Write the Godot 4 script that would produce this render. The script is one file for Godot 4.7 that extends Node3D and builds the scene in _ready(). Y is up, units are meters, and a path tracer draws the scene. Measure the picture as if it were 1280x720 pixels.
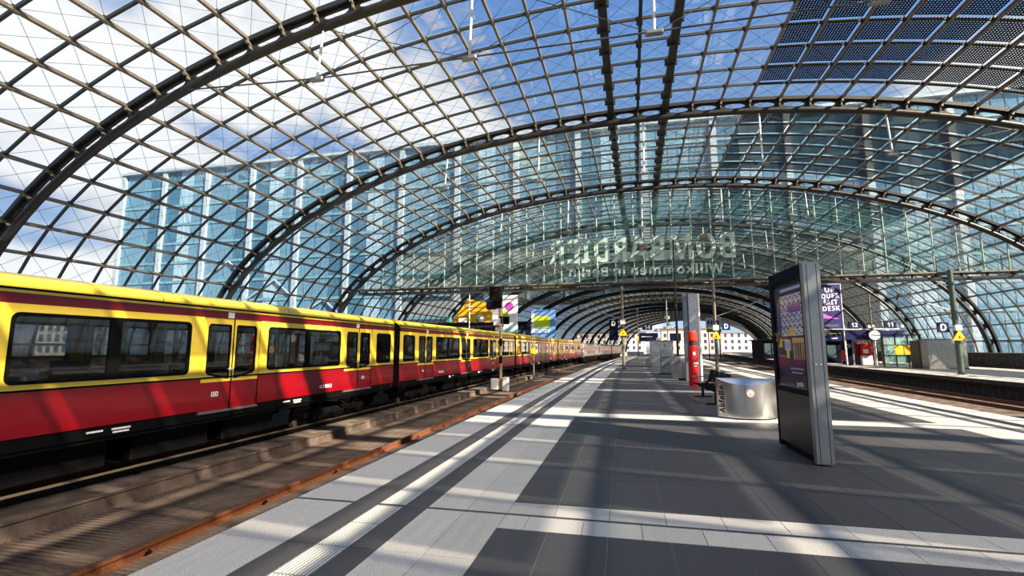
extends Node3D

# The hall follows a gentle curve: everything d metres ahead lies CURVE * d * d further to the right.
const CURVE := 5.4e-4
const XC := 1.95
const YC := -0.24
const RA := 29.77
const RB := 15.33
const RN := 2.16
const D1 := 14.29
const SP := 12.33
const DS := 1.471
const S0 := 0.5

var M := {}
var used := {}
var cam: Camera3D
var prof := PackedVector2Array()
var arc := PackedFloat32Array()
var total := 0.0

class MB extends RefCounted:
	var v := PackedVector3Array()
	var n := PackedVector3Array()
	var u := PackedVector2Array()

	func tri(a: Vector3, b: Vector3, c: Vector3, ua := Vector2.ZERO, ub := Vector2.ZERO, uc := Vector2.ZERO) -> void:
		var m := (c - a).cross(b - a).normalized()
		v.append_array([a, b, c]); n.append_array([m, m, m]); u.append_array([ua, ub, uc])

	func quad(a: Vector3, b: Vector3, c: Vector3, d: Vector3, hint := Vector3.ZERO) -> void:
		var m := (c - a).cross(d - b).normalized() * -1.0
		if m.dot(hint) < 0.0:
			var t := b
			b = d
			d = t
			m = -m
			v.append_array([a, b, c, a, c, d]); n.append_array([m, m, m, m, m, m])
			u.append_array([Vector2(0, 0), Vector2(0, 1), Vector2(1, 1), Vector2(0, 0), Vector2(1, 1), Vector2(1, 0)])
			return
		v.append_array([a, b, c, a, c, d]); n.append_array([m, m, m, m, m, m])
		u.append_array([Vector2(0, 0), Vector2(1, 0), Vector2(1, 1), Vector2(0, 0), Vector2(1, 1), Vector2(0, 1)])

	func hexa(p: Array) -> void:
		var c := Vector3.ZERO
		for q in p:
			c += q / 8.0
		for f in [[0, 1, 2, 3], [4, 5, 6, 7], [0, 1, 5, 4], [1, 2, 6, 5], [2, 3, 7, 6], [3, 0, 4, 7]]:
			var mid: Vector3 = (p[f[0]] + p[f[1]] + p[f[2]] + p[f[3]]) / 4.0
			quad(p[f[0]], p[f[1]], p[f[2]], p[f[3]], mid - c)

	func box(c: Vector3, s: Vector3, b := Basis.IDENTITY) -> void:
		var x := b.x * s.x / 2.0
		var y := b.y * s.y / 2.0
		var z := b.z * s.z / 2.0
		hexa([c - x - y - z, c + x - y - z, c + x - y + z, c - x - y + z, c - x + y - z, c + x + y - z, c + x + y + z, c - x + y + z])

	func span(a: Vector3, b: Vector3) -> void:
		box((a + b) / 2.0, (b - a).abs())

	# a block with its edges cut back by e
	func cham(c: Vector3, s: Vector3, e: float, b := Basis.IDENTITY) -> void:
		var h := s / 2.0
		var P := func(x, y, z): return c + b.x * x + b.y * y + b.z * z
		for ax in 3:
			for sg in [-1.0, 1.0]:
				var q := []
				for k in [[-1, -1], [1, -1], [1, 1], [-1, 1]]:
					var l := [0.0, 0.0, 0.0]
					l[ax] = sg * h[ax]
					l[(ax + 1) % 3] = k[0] * (h[(ax + 1) % 3] - e)
					l[(ax + 2) % 3] = k[1] * (h[(ax + 2) % 3] - e)
					q.append(P.call(l[0], l[1], l[2]))
				quad(q[0], q[1], q[2], q[3], (q[0] + q[2]) / 2.0 - c)
		for ax in 3:
			var b1 := (ax + 1) % 3
			var b2 := (ax + 2) % 3
			for s1 in [-1.0, 1.0]:
				for s2 in [-1.0, 1.0]:
					var q := []
					for k in [[-1, 0], [1, 0], [1, 1], [-1, 1]]:
						var l := [0.0, 0.0, 0.0]
						l[ax] = k[0] * (h[ax] - e)
						l[b1] = s1 * (h[b1] - (e if k[1] == 0 else 0.0))
						l[b2] = s2 * (h[b2] - (0.0 if k[1] == 0 else e))
						q.append(P.call(l[0], l[1], l[2]))
					quad(q[0], q[1], q[2], q[3], (q[0] + q[2]) / 2.0 - c)
		for k in 8:
			var g := [-1.0 if k & 1 else 1.0, -1.0 if k & 2 else 1.0, -1.0 if k & 4 else 1.0]
			var a: Vector3 = P.call(g[0] * h.x, g[1] * (h.y - e), g[2] * (h.z - e))
			var d: Vector3 = P.call(g[0] * (h.x - e), g[1] * h.y, g[2] * (h.z - e))
			var f: Vector3 = P.call(g[0] * (h.x - e), g[1] * (h.y - e), g[2] * h.z)
			if (f - a).cross(d - a).dot(a - c) < 0:
				tri(a, f, d)
			else:
				tri(a, d, f)

	func bar(p0: Vector3, p1: Vector3, w: float, h: float, up := Vector3.UP) -> void:
		var z := (p1 - p0).normalized()
		var x := up.cross(z)
		if x.length() < 0.01:
			x = Vector3.RIGHT.cross(z)
		x = x.normalized()
		box((p0 + p1) / 2.0, Vector3(w, h, p0.distance_to(p1)), Basis(x, z.cross(x), z))

	func smooth_quad(a: Vector3, b: Vector3, c: Vector3, d: Vector3, na: Vector3, nb: Vector3, nc: Vector3, nd: Vector3, ua := Vector2(0, 0), ub := Vector2(1, 0), uc := Vector2(1, 1), ud := Vector2(0, 1)) -> void:
		var m := (c - a).cross(d - b) * -1.0
		if m.dot(na + nb + nc + nd) < 0.0:
			v.append_array([a, d, c, a, c, b]); n.append_array([na, nd, nc, na, nc, nb]); u.append_array([ua, ud, uc, ua, uc, ub])
		else:
			v.append_array([a, b, c, a, c, d]); n.append_array([na, nb, nc, na, nc, nd]); u.append_array([ua, ub, uc, ua, uc, ud])

	func tube(p0: Vector3, p1: Vector3, r: float, sides := 8, caps := true, r1 := -1.0) -> void:
		if r1 < 0.0:
			r1 = r
		var z := (p1 - p0).normalized()
		var x := z.cross(Vector3.UP if absf(z.y) < 0.9 else Vector3.RIGHT).normalized()
		var y := z.cross(x)
		for i in sides:
			var a := TAU * i / sides
			var b := TAU * (i + 1) / sides
			var na := x * cos(a) + y * sin(a)
			var nb := x * cos(b) + y * sin(b)
			smooth_quad(p0 + na * r, p0 + nb * r, p1 + nb * r1, p1 + na * r1, na, nb, nb, na, Vector2(float(i) / sides, 0), Vector2((i + 1.0) / sides, 0), Vector2((i + 1.0) / sides, 1), Vector2(float(i) / sides, 1))
			if caps:
				for k in [[p0, r, -z], [p1, r1, z]]:
					var o: Vector3 = k[0]
					var q0 := o + na * float(k[1])
					var q1 := o + nb * float(k[1])
					if (q1 - o).cross(q0 - o).dot(k[2]) > 0:
						tri(o, q0, q1)
					else:
						tri(o, q1, q0)

	# a polygon in the xy plane of t, thick along its z
	func ext(pts: PackedVector2Array, t: Transform3D, depth: float, back := true) -> void:
		if Geometry2D.is_polygon_clockwise(pts):
			pts.reverse()
		var lo := pts[0]
		var hi := pts[0]
		for q in pts:
			lo = lo.min(q)
			hi = hi.max(q)
		var ix := Geometry2D.triangulate_polygon(pts)
		for i in range(0, ix.size(), 3):
			for side in ([0.0, depth] if back else [depth]):
				var q := []
				var w := []
				for k in 3:
					var p := pts[ix[i + k]]
					q.append(t * Vector3(p.x, p.y, side))
					w.append(Vector2((p.x - lo.x) / (hi.x - lo.x), 1.0 - (p.y - lo.y) / (hi.y - lo.y)))
				var want := t.basis.z * (1.0 if side == depth else -1.0)
				if (q[2] - q[0]).cross(q[1] - q[0]).dot(want) > 0:
					tri(q[0], q[1], q[2], w[0], w[1], w[2])
				else:
					tri(q[0], q[2], q[1], w[0], w[2], w[1])
		for i in pts.size():
			var a := pts[i]
			var b := pts[(i + 1) % pts.size()]
			quad(t * Vector3(a.x, a.y, 0), t * Vector3(b.x, b.y, 0), t * Vector3(b.x, b.y, depth), t * Vector3(a.x, a.y, depth), t.basis * Vector3(b.y - a.y, a.x - b.x, 0))

	static func reach(c: Vector2, ang: float, poly: PackedVector2Array) -> Vector2:
		var dir := Vector2(cos(ang), sin(ang))
		var best := 0.0
		for i in poly.size():
			var a := poly[i] - c
			var e := poly[(i + 1) % poly.size()] - poly[i]
			var den := dir.cross(e)
			if absf(den) < 1e-9:
				continue
			var t := a.cross(e) / den
			var s := a.cross(dir) / den
			if s > -1e-5 and s < 1.00001 and t > best:
				best = t
		return c + dir * best

	# what is left of an outline with a hole cut into it
	func ring(outer: PackedVector2Array, inner: PackedVector2Array, t: Transform3D, depth: float) -> void:
		var c := Vector2.ZERO
		for p in inner:
			c += p / inner.size()
		var angs := []
		for p in outer:
			angs.append((p - c).angle())
		for p in inner:
			angs.append((p - c).angle())
		angs.sort()
		var clean := []
		for a in angs:
			if clean.is_empty() or a - clean[-1] > 0.004:
				clean.append(a)
		var n_ := clean.size()
		var O := []
		var I := []
		for a in clean:
			O.append(reach(c, a, outer))
			I.append(reach(c, a, inner))
		for i in n_:
			var j := (i + 1) % n_
			var o0: Vector2 = O[i]
			var o1: Vector2 = O[j]
			var i0: Vector2 = I[i]
			var i1: Vector2 = I[j]
			for side in [0.0, depth]:
				quad(t * Vector3(o0.x, o0.y, side), t * Vector3(o1.x, o1.y, side), t * Vector3(i1.x, i1.y, side), t * Vector3(i0.x, i0.y, side), t.basis.z * (1.0 if side == depth else -1.0))
			var mo := (o0 + o1) / 2.0 - c
			var mi := c - (i0 + i1) / 2.0
			quad(t * Vector3(o0.x, o0.y, 0), t * Vector3(o1.x, o1.y, 0), t * Vector3(o1.x, o1.y, depth), t * Vector3(o0.x, o0.y, depth), t.basis * Vector3(mo.x, mo.y, 0))
			quad(t * Vector3(i0.x, i0.y, 0), t * Vector3(i1.x, i1.y, 0), t * Vector3(i1.x, i1.y, depth), t * Vector3(i0.x, i0.y, depth), t.basis * Vector3(mi.x, mi.y, 0))

	func lathe(pts: Array, at: Vector3, sides := 20) -> void:
		for i in pts.size() - 1:
			var a: Vector2 = pts[i]
			var b: Vector2 = pts[i + 1]
			var s := Vector2(b.y - a.y, a.x - b.x).normalized()
			for k in sides:
				var t0 := TAU * k / sides
				var t1 := TAU * (k + 1) / sides
				var e0 := Vector3(cos(t0), 0, sin(t0))
				var e1 := Vector3(cos(t1), 0, sin(t1))
				var n0 := e0 * s.x + Vector3.UP * s.y
				var n1 := e1 * s.x + Vector3.UP * s.y
				smooth_quad(at + e0 * a.x + Vector3.UP * a.y, at + e1 * a.x + Vector3.UP * a.y, at + e1 * b.x + Vector3.UP * b.y, at + e0 * b.x + Vector3.UP * b.y, n0, n1, n1, n0)

	func mesh() -> ArrayMesh:
		var a := []
		a.resize(Mesh.ARRAY_MAX)
		a[Mesh.ARRAY_VERTEX] = v
		a[Mesh.ARRAY_NORMAL] = n
		a[Mesh.ARRAY_TEX_UV] = u
		var m := ArrayMesh.new()
		m.add_surface_from_arrays(Mesh.PRIMITIVE_TRIANGLES, a)
		return m


# ---------------------------------------------------------------- helpers
func numbered(called: String) -> String:
	var k: int = used.get(called, 0)
	used[called] = k + 1
	return called if k == 0 else "%s_%03d" % [called, k]

func tag(o: Node, label: String, category := "", group := "", kind := "") -> Node:
	if label: o.set_meta("label", label)
	if category: o.set_meta("category", category)
	if group: o.set_meta("group", group)
	if kind: o.set_meta("kind", kind)
	return o

func thing(called: String, label: String, category: String, at := Vector3.ZERO, turn := 0.0, group := "") -> Node3D:
	var o := Node3D.new()
	o.name = numbered(called)
	add_child(o)
	o.position = at
	o.rotation.y = turn
	tag(o, label, category, group)
	return o

func structure(called: String, label: String, category := "") -> Node3D:
	var o := thing(called, label, category)
	o.set_meta("kind", "structure")
	return o

func part(parent: Node, called: String, shape, m: Material, t := Transform3D.IDENTITY, label := "") -> MeshInstance3D:
	var o := MeshInstance3D.new()
	o.mesh = shape.mesh() if shape is MB else shape
	o.material_override = m
	if o.mesh is ArrayMesh and o.mesh.get_surface_count():
		o.material_override = null
		if o.mesh.surface_get_material(0) == null:
			o.mesh.surface_set_material(0, m)
		elif o.mesh.surface_get_material(0) != m:
			o.material_override = m
	elif o.mesh is PrimitiveMesh:
		o.material_override = null
		o.mesh.material = m
	o.name = called
	o.transform = t
	parent.add_child(o, true)
	if label: o.set_meta("label", label)
	return o

func stuff(parent: Node, called: String, shape, m: Material, label := "") -> MeshInstance3D:
	var o := part(parent, called, shape, m)
	o.set_meta("kind", "stuff")
	if label: o.set_meta("label", label)
	return o

func copy(o: Node3D, at: Vector3, turn := 0.0, label := "") -> Node3D:
	var c: Node3D = o.duplicate()
	c.name = numbered(String(o.name))
	add_child(c)
	c.position = at
	c.rotation.y = turn
	if label: c.set_meta("label", label)
	return c

func mat(called: String, c: Color, rough := 0.6, metal := 0.0) -> StandardMaterial3D:
	var m := StandardMaterial3D.new()
	m.resource_name = called
	m.albedo_color = c
	m.roughness = rough
	m.metallic = metal
	M[called] = m
	return m

func glass(called: String, c: Color, a: float, rough := 0.03) -> StandardMaterial3D:
	var m := mat(called, Color(c.r, c.g, c.b, a), rough)
	m.transparency = BaseMaterial3D.TRANSPARENCY_ALPHA
	return m

func noise_tex(freq: float, seed_: int, lo: Color, hi: Color, size := 256, octaves := 4, mid := 0.5) -> NoiseTexture2D:
	var f := FastNoiseLite.new()
	f.seed = seed_
	f.frequency = freq
	f.fractal_octaves = octaves
	var t := NoiseTexture2D.new()
	t.width = size
	t.height = size
	t.seamless = true
	t.noise = f
	var g := Gradient.new()
	g.set_color(0, lo)
	g.set_color(1, hi)
	g.add_point(mid, lo.lerp(hi, 0.5))
	t.color_ramp = g
	return t

func grained(called: String, lo: Color, hi: Color, freq: float, scale_: float, rough: float, metal := 0.0, seed_ := 3) -> StandardMaterial3D:
	var m := mat(called, Color.WHITE, rough, metal)
	m.albedo_texture = noise_tex(freq, seed_, lo, hi)
	m.uv1_triplanar = true
	m.uv1_world_triplanar = true
	m.uv1_scale = Vector3.ONE * scale_
	return m

func rrect(x0: float, y0: float, x1: float, y1: float, r: float, k := 4) -> PackedVector2Array:
	var p := PackedVector2Array()
	for q in [[x1 - r, y1 - r, 0.0], [x0 + r, y1 - r, PI / 2], [x0 + r, y0 + r, PI], [x1 - r, y0 + r, 1.5 * PI]]:
		for i in k + 1:
			var a: float = q[2] + PI / 2 * i / k
			p.append(Vector2(q[0] + r * cos(a), q[1] + r * sin(a)))
	return p

func rect(x0: float, y0: float, x1: float, y1: float) -> PackedVector2Array:
	return PackedVector2Array([Vector2(x0, y0), Vector2(x1, y0), Vector2(x1, y1), Vector2(x0, y1)])

func disc(c: Vector2, r: float, k := 24) -> PackedVector2Array:
	var p := PackedVector2Array()
	for i in k:
		p.append(c + Vector2(cos(TAU * i / k), sin(TAU * i / k)) * r)
	return p

func text(parent: Node, called: String, words_: String, high: float, m: Material, t: Transform3D, deep := 0.004, bold := false, wide := 0.0) -> MeshInstance3D:
	var f := SystemFont.new()
	f.font_names = PackedStringArray(["Droid Sans"])
	f.font_weight = 700 if bold else 400
	var x := TextMesh.new()
	x.font = f
	x.text = words_
	x.font_size = 48
	x.pixel_size = high / (48.0 * 0.72)
	x.depth = deep
	if wide > 0.0:
		var w := x.get_aabb().size.x
		if w > 0.01:
			t = t * Transform3D(Basis.from_scale(Vector3(wide / w, 1, 1)), Vector3.ZERO)
	return part(parent, called, x, m, t)

func bend(d: float) -> float:
	return CURVE * d * d

func heading(d: float) -> float:
	return -atan(2.0 * CURVE * d)

func P3(x: float, y: float, d: float) -> Vector3:
	return Vector3(x + bend(d), y, -d)

# a strip along the curve, rectangular in section
func strip(mb: MB, x0: float, x1: float, y0: float, y1: float, d0: float, d1: float, step := 6.0) -> void:
	var k := maxi(1, int(ceil((d1 - d0) / step)))
	for i in k:
		var a := lerpf(d0, d1, float(i) / k)
		var b := lerpf(d0, d1, float(i + 1) / k)
		mb.hexa([P3(x0, y0, a), P3(x1, y0, a), P3(x1, y0, b), P3(x0, y0, b), P3(x0, y1, a), P3(x1, y1, a), P3(x1, y1, b), P3(x0, y1, b)])

# ---------------------------------------------------------------- the vault's outline
func make_profile() -> void:
	var k := 3000
	for i in k + 1:
		var a := PI - PI * i / k
		var c := cos(a)
		var s := sin(a)
		prof.append(Vector2(signf(c) * pow(absf(c), 2.0 / RN) * RA, pow(maxf(s, 0.0), 2.0 / RN) * RB + YC))
		arc.append(0.0 if i == 0 else arc[i - 1] + prof[i].distance_to(prof[i - 1]))
	total = arc[k]

func pr(s: float) -> Array:
	s = clampf(s, 0.0, total)
	var i := clampi(arc.bsearch(s), 1, arc.size() - 1)
	var f := (s - arc[i - 1]) / maxf(arc[i] - arc[i - 1], 1e-6)
	var q := prof[i - 1].lerp(prof[i], f)
	var e := (prof[mini(i + 20, prof.size() - 1)] - prof[maxi(i - 20, 0)]).normalized()
	return [q, e, Vector2(-e.y, e.x)]

func rp(s: float, d: float, off := 0.0) -> Vector3:
	var a := pr(s)
	var q: Vector2 = a[0]
	var m: Vector2 = a[2]
	return Vector3(XC + bend(d) + q.x + m.x * off, q.y + m.y * off, -d)

func rn(s: float) -> Vector3:
	var m: Vector2 = pr(s)[2]
	return Vector3(m.x, m.y, 0)

func node_s(i: int) -> float:
	return clampf(S0 + DS * i, 0.0, total)

func arch_sweep(mb: MB, d: float, o0: float, o1: float, w: float, s0: float, s1: float, step: float) -> void:
	var k := int(ceil((s1 - s0) / step))
	for i in k:
		var a := lerpf(s0, s1, float(i) / k)
		var b := lerpf(s0, s1, float(i + 1) / k)
		var e := Vector3(0, 0, w / 2)
		var p := [rp(a, d, o0) - e, rp(b, d, o0) - e, rp(b, d, o0) + e, rp(a, d, o0) + e, rp(a, d, o1) - e, rp(b, d, o1) - e, rp(b, d, o1) + e, rp(a, d, o1) + e]
		var c := (rp(a, d, (o0 + o1) / 2) + rp(b, d, (o0 + o1) / 2)) / 2
		for f in [[0, 1, 2, 3], [4, 5, 6, 7], [0, 1, 5, 4], [3, 2, 6, 7]]:
			var mid: Vector3 = (p[f[0]] + p[f[1]] + p[f[2]] + p[f[3]]) / 4.0
			mb.quad(p[f[0]], p[f[1]], p[f[2]], p[f[3]], mid - c)

func arch_tube(mb: MB, d: float, off: float, r: float, s0: float, s1: float, step: float, sides := 10) -> void:
	var k := int(ceil((s1 - s0) / step))
	for i in k:
		var a := lerpf(s0, s1, float(i) / k)
		var b := lerpf(s0, s1, float(i + 1) / k)
		var pa := rp(a, d, off)
		var pb := rp(b, d, off)
		var na := rn(a)
		var nb := rn(b)
		for j in sides:
			var t0 := TAU * j / sides
			var t1 := TAU * (j + 1) / sides
			var z0 := Vector3(0, 0, sin(t0))
			var z1 := Vector3(0, 0, sin(t1))
			mb.smooth_quad(pa + (na * cos(t0) + z0) * r, pa + (na * cos(t1) + z1) * r, pb + (nb * cos(t1) + z1) * r, pb + (nb * cos(t0) + z0) * r, na * cos(t0) + z0, na * cos(t1) + z1, nb * cos(t1) + z1, nb * cos(t0) + z0)

func in_frame(p: Vector3) -> bool:
	var q := cam.transform.affine_inverse() * p
	if q.z > -0.5:
		return false
	return absf(q.x / -q.z) < 640.0 / 595.0 + 0.03 and absf(q.y / -q.z) < 360.0 / 595.0 + 0.03

# ---------------------------------------------------------------- the scene
func _ready() -> void:
	cam = Camera3D.new()
	cam.name = "camera"
	cam.position = Vector3(0, 1.55, 0)
	cam.rotation_degrees = Vector3(7.184, 12.686, 0)
	cam.fov = 62.36
	cam.far = 2000.0
	add_child(cam)
	cam.current = true

	var env := Environment.new()
	env.background_mode = Environment.BG_SKY
	env.sky = make_sky()
	env.tonemap_mode = Environment.TONE_MAPPER_LINEAR
	env.tonemap_exposure = 1.0
	env.ambient_light_source = Environment.AMBIENT_SOURCE_SKY
	env.sdfgi_enabled = true
	env.ssao_enabled = true
	env.ssil_enabled = true
	var we := WorldEnvironment.new()
	we.name = "environment"
	we.environment = env
	add_child(we)

	var sun := DirectionalLight3D.new()
	sun.name = "sun"
	sun.light_color = Color(1.0, 0.93, 0.82)
	sun.light_energy = 6.8
	sun.light_angular_distance = 0.53
	sun.shadow_enabled = true
	add_child(sun)
	sun.look_at_from_position(Vector3(1.3, 1.0, 0.68) * 100.0, Vector3.ZERO)

	make_profile()
	make_materials()
	build_platform()
	build_tracks()
	build_ceiling()
	build_arches()
	build_end_wall()
	build_gantry()
	build_offices()
	build_train()
	build_totem()
	build_bin_and_bench()
	build_platform_things()
	build_next_platform()
	build_far_things()

func make_sky() -> Sky:
	var w := 1024
	var h := 512
	var im := Image.create(w, h, false, Image.FORMAT_RGBF)
	var f := FastNoiseLite.new()
	f.seed = 21
	f.frequency = 0.55
	f.fractal_octaves = 5
	f.fractal_gain = 0.5
	var g := FastNoiseLite.new()
	g.seed = 14
	g.frequency = 0.22
	g.fractal_octaves = 2
	for y in h:
		var el := PI / 2 - PI * (y + 0.5) / h
		var up := sin(el)
		for x in w:
			var az := TAU * (x + 0.5) / w
			var dir := Vector3(sin(az) * cos(el), up, -cos(az) * cos(el))
			var t := pow(clampf(up, 0.0, 1.0), 0.55)
			var c := Vector3(0.62, 0.82, 1.0).lerp(Vector3(0.075, 0.27, 0.74), clampf(t * 1.2, 0.0, 1.0))
			if up > 0.0:
				var q := Vector2(dir.x, dir.z) / (up + 0.22)
				var n := f.get_noise_2d(q.x * 2.0, q.y * 2.0) + 0.55 * g.get_noise_2d(q.x * 2.0 + 40.0, q.y * 2.0)
				var a := smoothstep(-0.02, 0.30, n)
				var b := 1.0 + 0.25 * smoothstep(0.1, 0.6, n)
				c = c.lerp(Vector3(0.93, 0.96, 1.0) * b, a * 0.95)
			else:
				c = Vector3(0.35, 0.38, 0.40)
			im.set_pixel(x, y, Color(c.x, c.y, c.z))
	var m := PanoramaSkyMaterial.new()
	m.panorama = ImageTexture.create_from_image(im)
	var s := Sky.new()
	s.sky_material = m
	return s

func make_materials() -> void:
	for k in 3:
		var d: float = [0.0, 0.012, -0.012][k]
		grained("dark_granite_%d" % k, Color(0.10 + d, 0.105 + d, 0.125 + d), Color(0.36 + d, 0.36 + d, 0.37 + d), 0.25, 1.3, 0.5, 0.0, 7 + k)
		grained("light_granite_%d" % k, Color(0.48 + d, 0.485 + d, 0.49 + d), Color(0.90 + d, 0.89 + d, 0.87 + d), 0.25, 1.3, 0.6, 0.0, 17 + k)
	grained("white_paving", Color(0.82, 0.82, 0.80), Color(0.93, 0.925, 0.91), 0.2, 1.5, 0.6)
	grained("mortar", Color(0.42, 0.42, 0.42), Color(0.6, 0.6, 0.58), 0.1, 1.0, 0.9)
	grained("concrete", Color(0.36, 0.35, 0.34), Color(0.56, 0.55, 0.53), 0.03, 0.35, 0.85)
	grained("sooty_shaded_concrete", Color(0.14, 0.135, 0.13), Color(0.33, 0.32, 0.305), 0.03, 0.35, 0.9, 0.0, 12)  # brake dust plus the shade below the platform edges, darkened into the colour
	grained("absorber", Color(0.20, 0.165, 0.145), Color(0.50, 0.43, 0.38), 0.02, 0.3, 0.9, 0.0, 21)
	grained("rail_rust", Color(0.34, 0.19, 0.10), Color(0.54, 0.31, 0.16), 0.05, 1.5, 0.8, 0.0, 9)
	mat("rail_top", Color(0.62, 0.60, 0.58), 0.3, 0.9)
	mat("black", Color(0.05, 0.05, 0.055), 0.5)
	mat("rubber", Color(0.05, 0.05, 0.055), 0.7)
	grained("steel_paint", Color(0.36, 0.34, 0.30), Color(0.48, 0.455, 0.405), 0.03, 0.6, 0.5, 0.1, 4)
	mat("rib_paint", Color(0.15, 0.165, 0.16), 0.5, 0.1)
	mat("arch_paint", Color(0.13, 0.135, 0.14), 0.45, 0.2)
	mat("cable", Color(0.30, 0.31, 0.32), 0.4, 0.6)
	mat("white_steel", Color(0.85, 0.86, 0.86), 0.45)
	glass("roof_glass", Color(0.75, 0.86, 0.88), 0.05)
	glass("wall_glass", Color(0.28, 0.47, 0.46), 0.14)
	glass("train_glass", Color(0.05, 0.06, 0.06), 0.42)
	glass("clear_glass", Color(0.6, 0.8, 0.78), 0.15)
	glass("poster_glass", Color(0.3, 0.3, 0.35), 0.03).metallic_specular = 0.22
	grained("stainless", Color(0.60, 0.60, 0.60), Color(0.74, 0.735, 0.725), 0.02, 0.8, 0.32, 0.85, 6)
	mat("aluminium", Color(0.53, 0.545, 0.56), 0.38, 0.7)
	mat("grey_panel", Color(0.125, 0.13, 0.15), 0.35, 0.4)
	mat("dark_blue", Color(0.04, 0.07, 0.30), 0.4)
	mat("navy", Color(0.03, 0.04, 0.12), 0.7)
	mat("white", Color(0.92, 0.92, 0.92), 0.5)
	mat("yellow_sign", Color(0.98, 0.72, 0.05), 0.5)
	mat("red_paint", Color(0.80, 0.04, 0.04), 0.4)
	mat("train_yellow", Color(0.98, 0.84, 0.26), 0.32)
	mat("train_red", Color(0.49, 0.0, 0.06), 0.35)
	for k in ["train_yellow", "train_red"]:
		M[k].clearcoat_enabled = true
		M[k].clearcoat = 0.3
		M[k].clearcoat_roughness = 0.08
	mat("train_dark_red", Color(0.42, 0.01, 0.08), 0.35)
	mat("underframe", Color(0.045, 0.045, 0.05), 0.6)
	mat("seat_cloth", Color(0.20, 0.27, 0.34), 0.9)
	mat("interior", Color(0.62, 0.62, 0.60), 0.7)
	for k in ["rubber", "underframe", "black", "navy"]:
		M[k].metallic_specular = 0.2
	# solar glass: dark square cells with clear gaps between them and a clear margin
	var im := Image.create(256, 256, false, Image.FORMAT_RGBA8)
	im.fill(Color(0.8, 0.85, 0.9, 0.06))
	for i in 12:
		for j in 12:
			# each cell has its four corners cut off
			for y in 20:
				var cut := maxi(0, 5 - mini(y, 19 - y))
				im.fill_rect(Rect2i(8 + i * 20 + cut, 8 + j * 20 + y, 20 - 2 * cut, 1), Color(0.035, 0.037, 0.045, 1.0))
	var pv := mat("solar_cells", Color.WHITE, 0.45)
	pv.metallic_specular = 0.3
	pv.albedo_texture = ImageTexture.create_from_image(im)
	pv.transparency = BaseMaterial3D.TRANSPARENCY_ALPHA

# ---------------------------------------------------------------- platform
const BANDS := [-2.3, 4.585, 11.46, 18.4, 25.2, 32.1, 39.0, 45.9, 52.8, 59.7, 66.6, 73.5, 80.4]

func slab(mb: MB, x0: float, x1: float, d0: float, d1: float, top := 0.0) -> void:
	var e := 0.0022
	x0 += e; x1 -= e; d0 += e; d1 -= e
	var b := 0.0015
	mb.hexa([P3(x0, -0.05, d0), P3(x1, -0.05, d0), P3(x1, -0.05, d1), P3(x0, -0.05, d1), P3(x0 + b, top, d0 + b), P3(x1 - b, top, d0 + b), P3(x1 - b, top, d1 - b), P3(x0 + b, top, d1 - b)])

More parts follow.
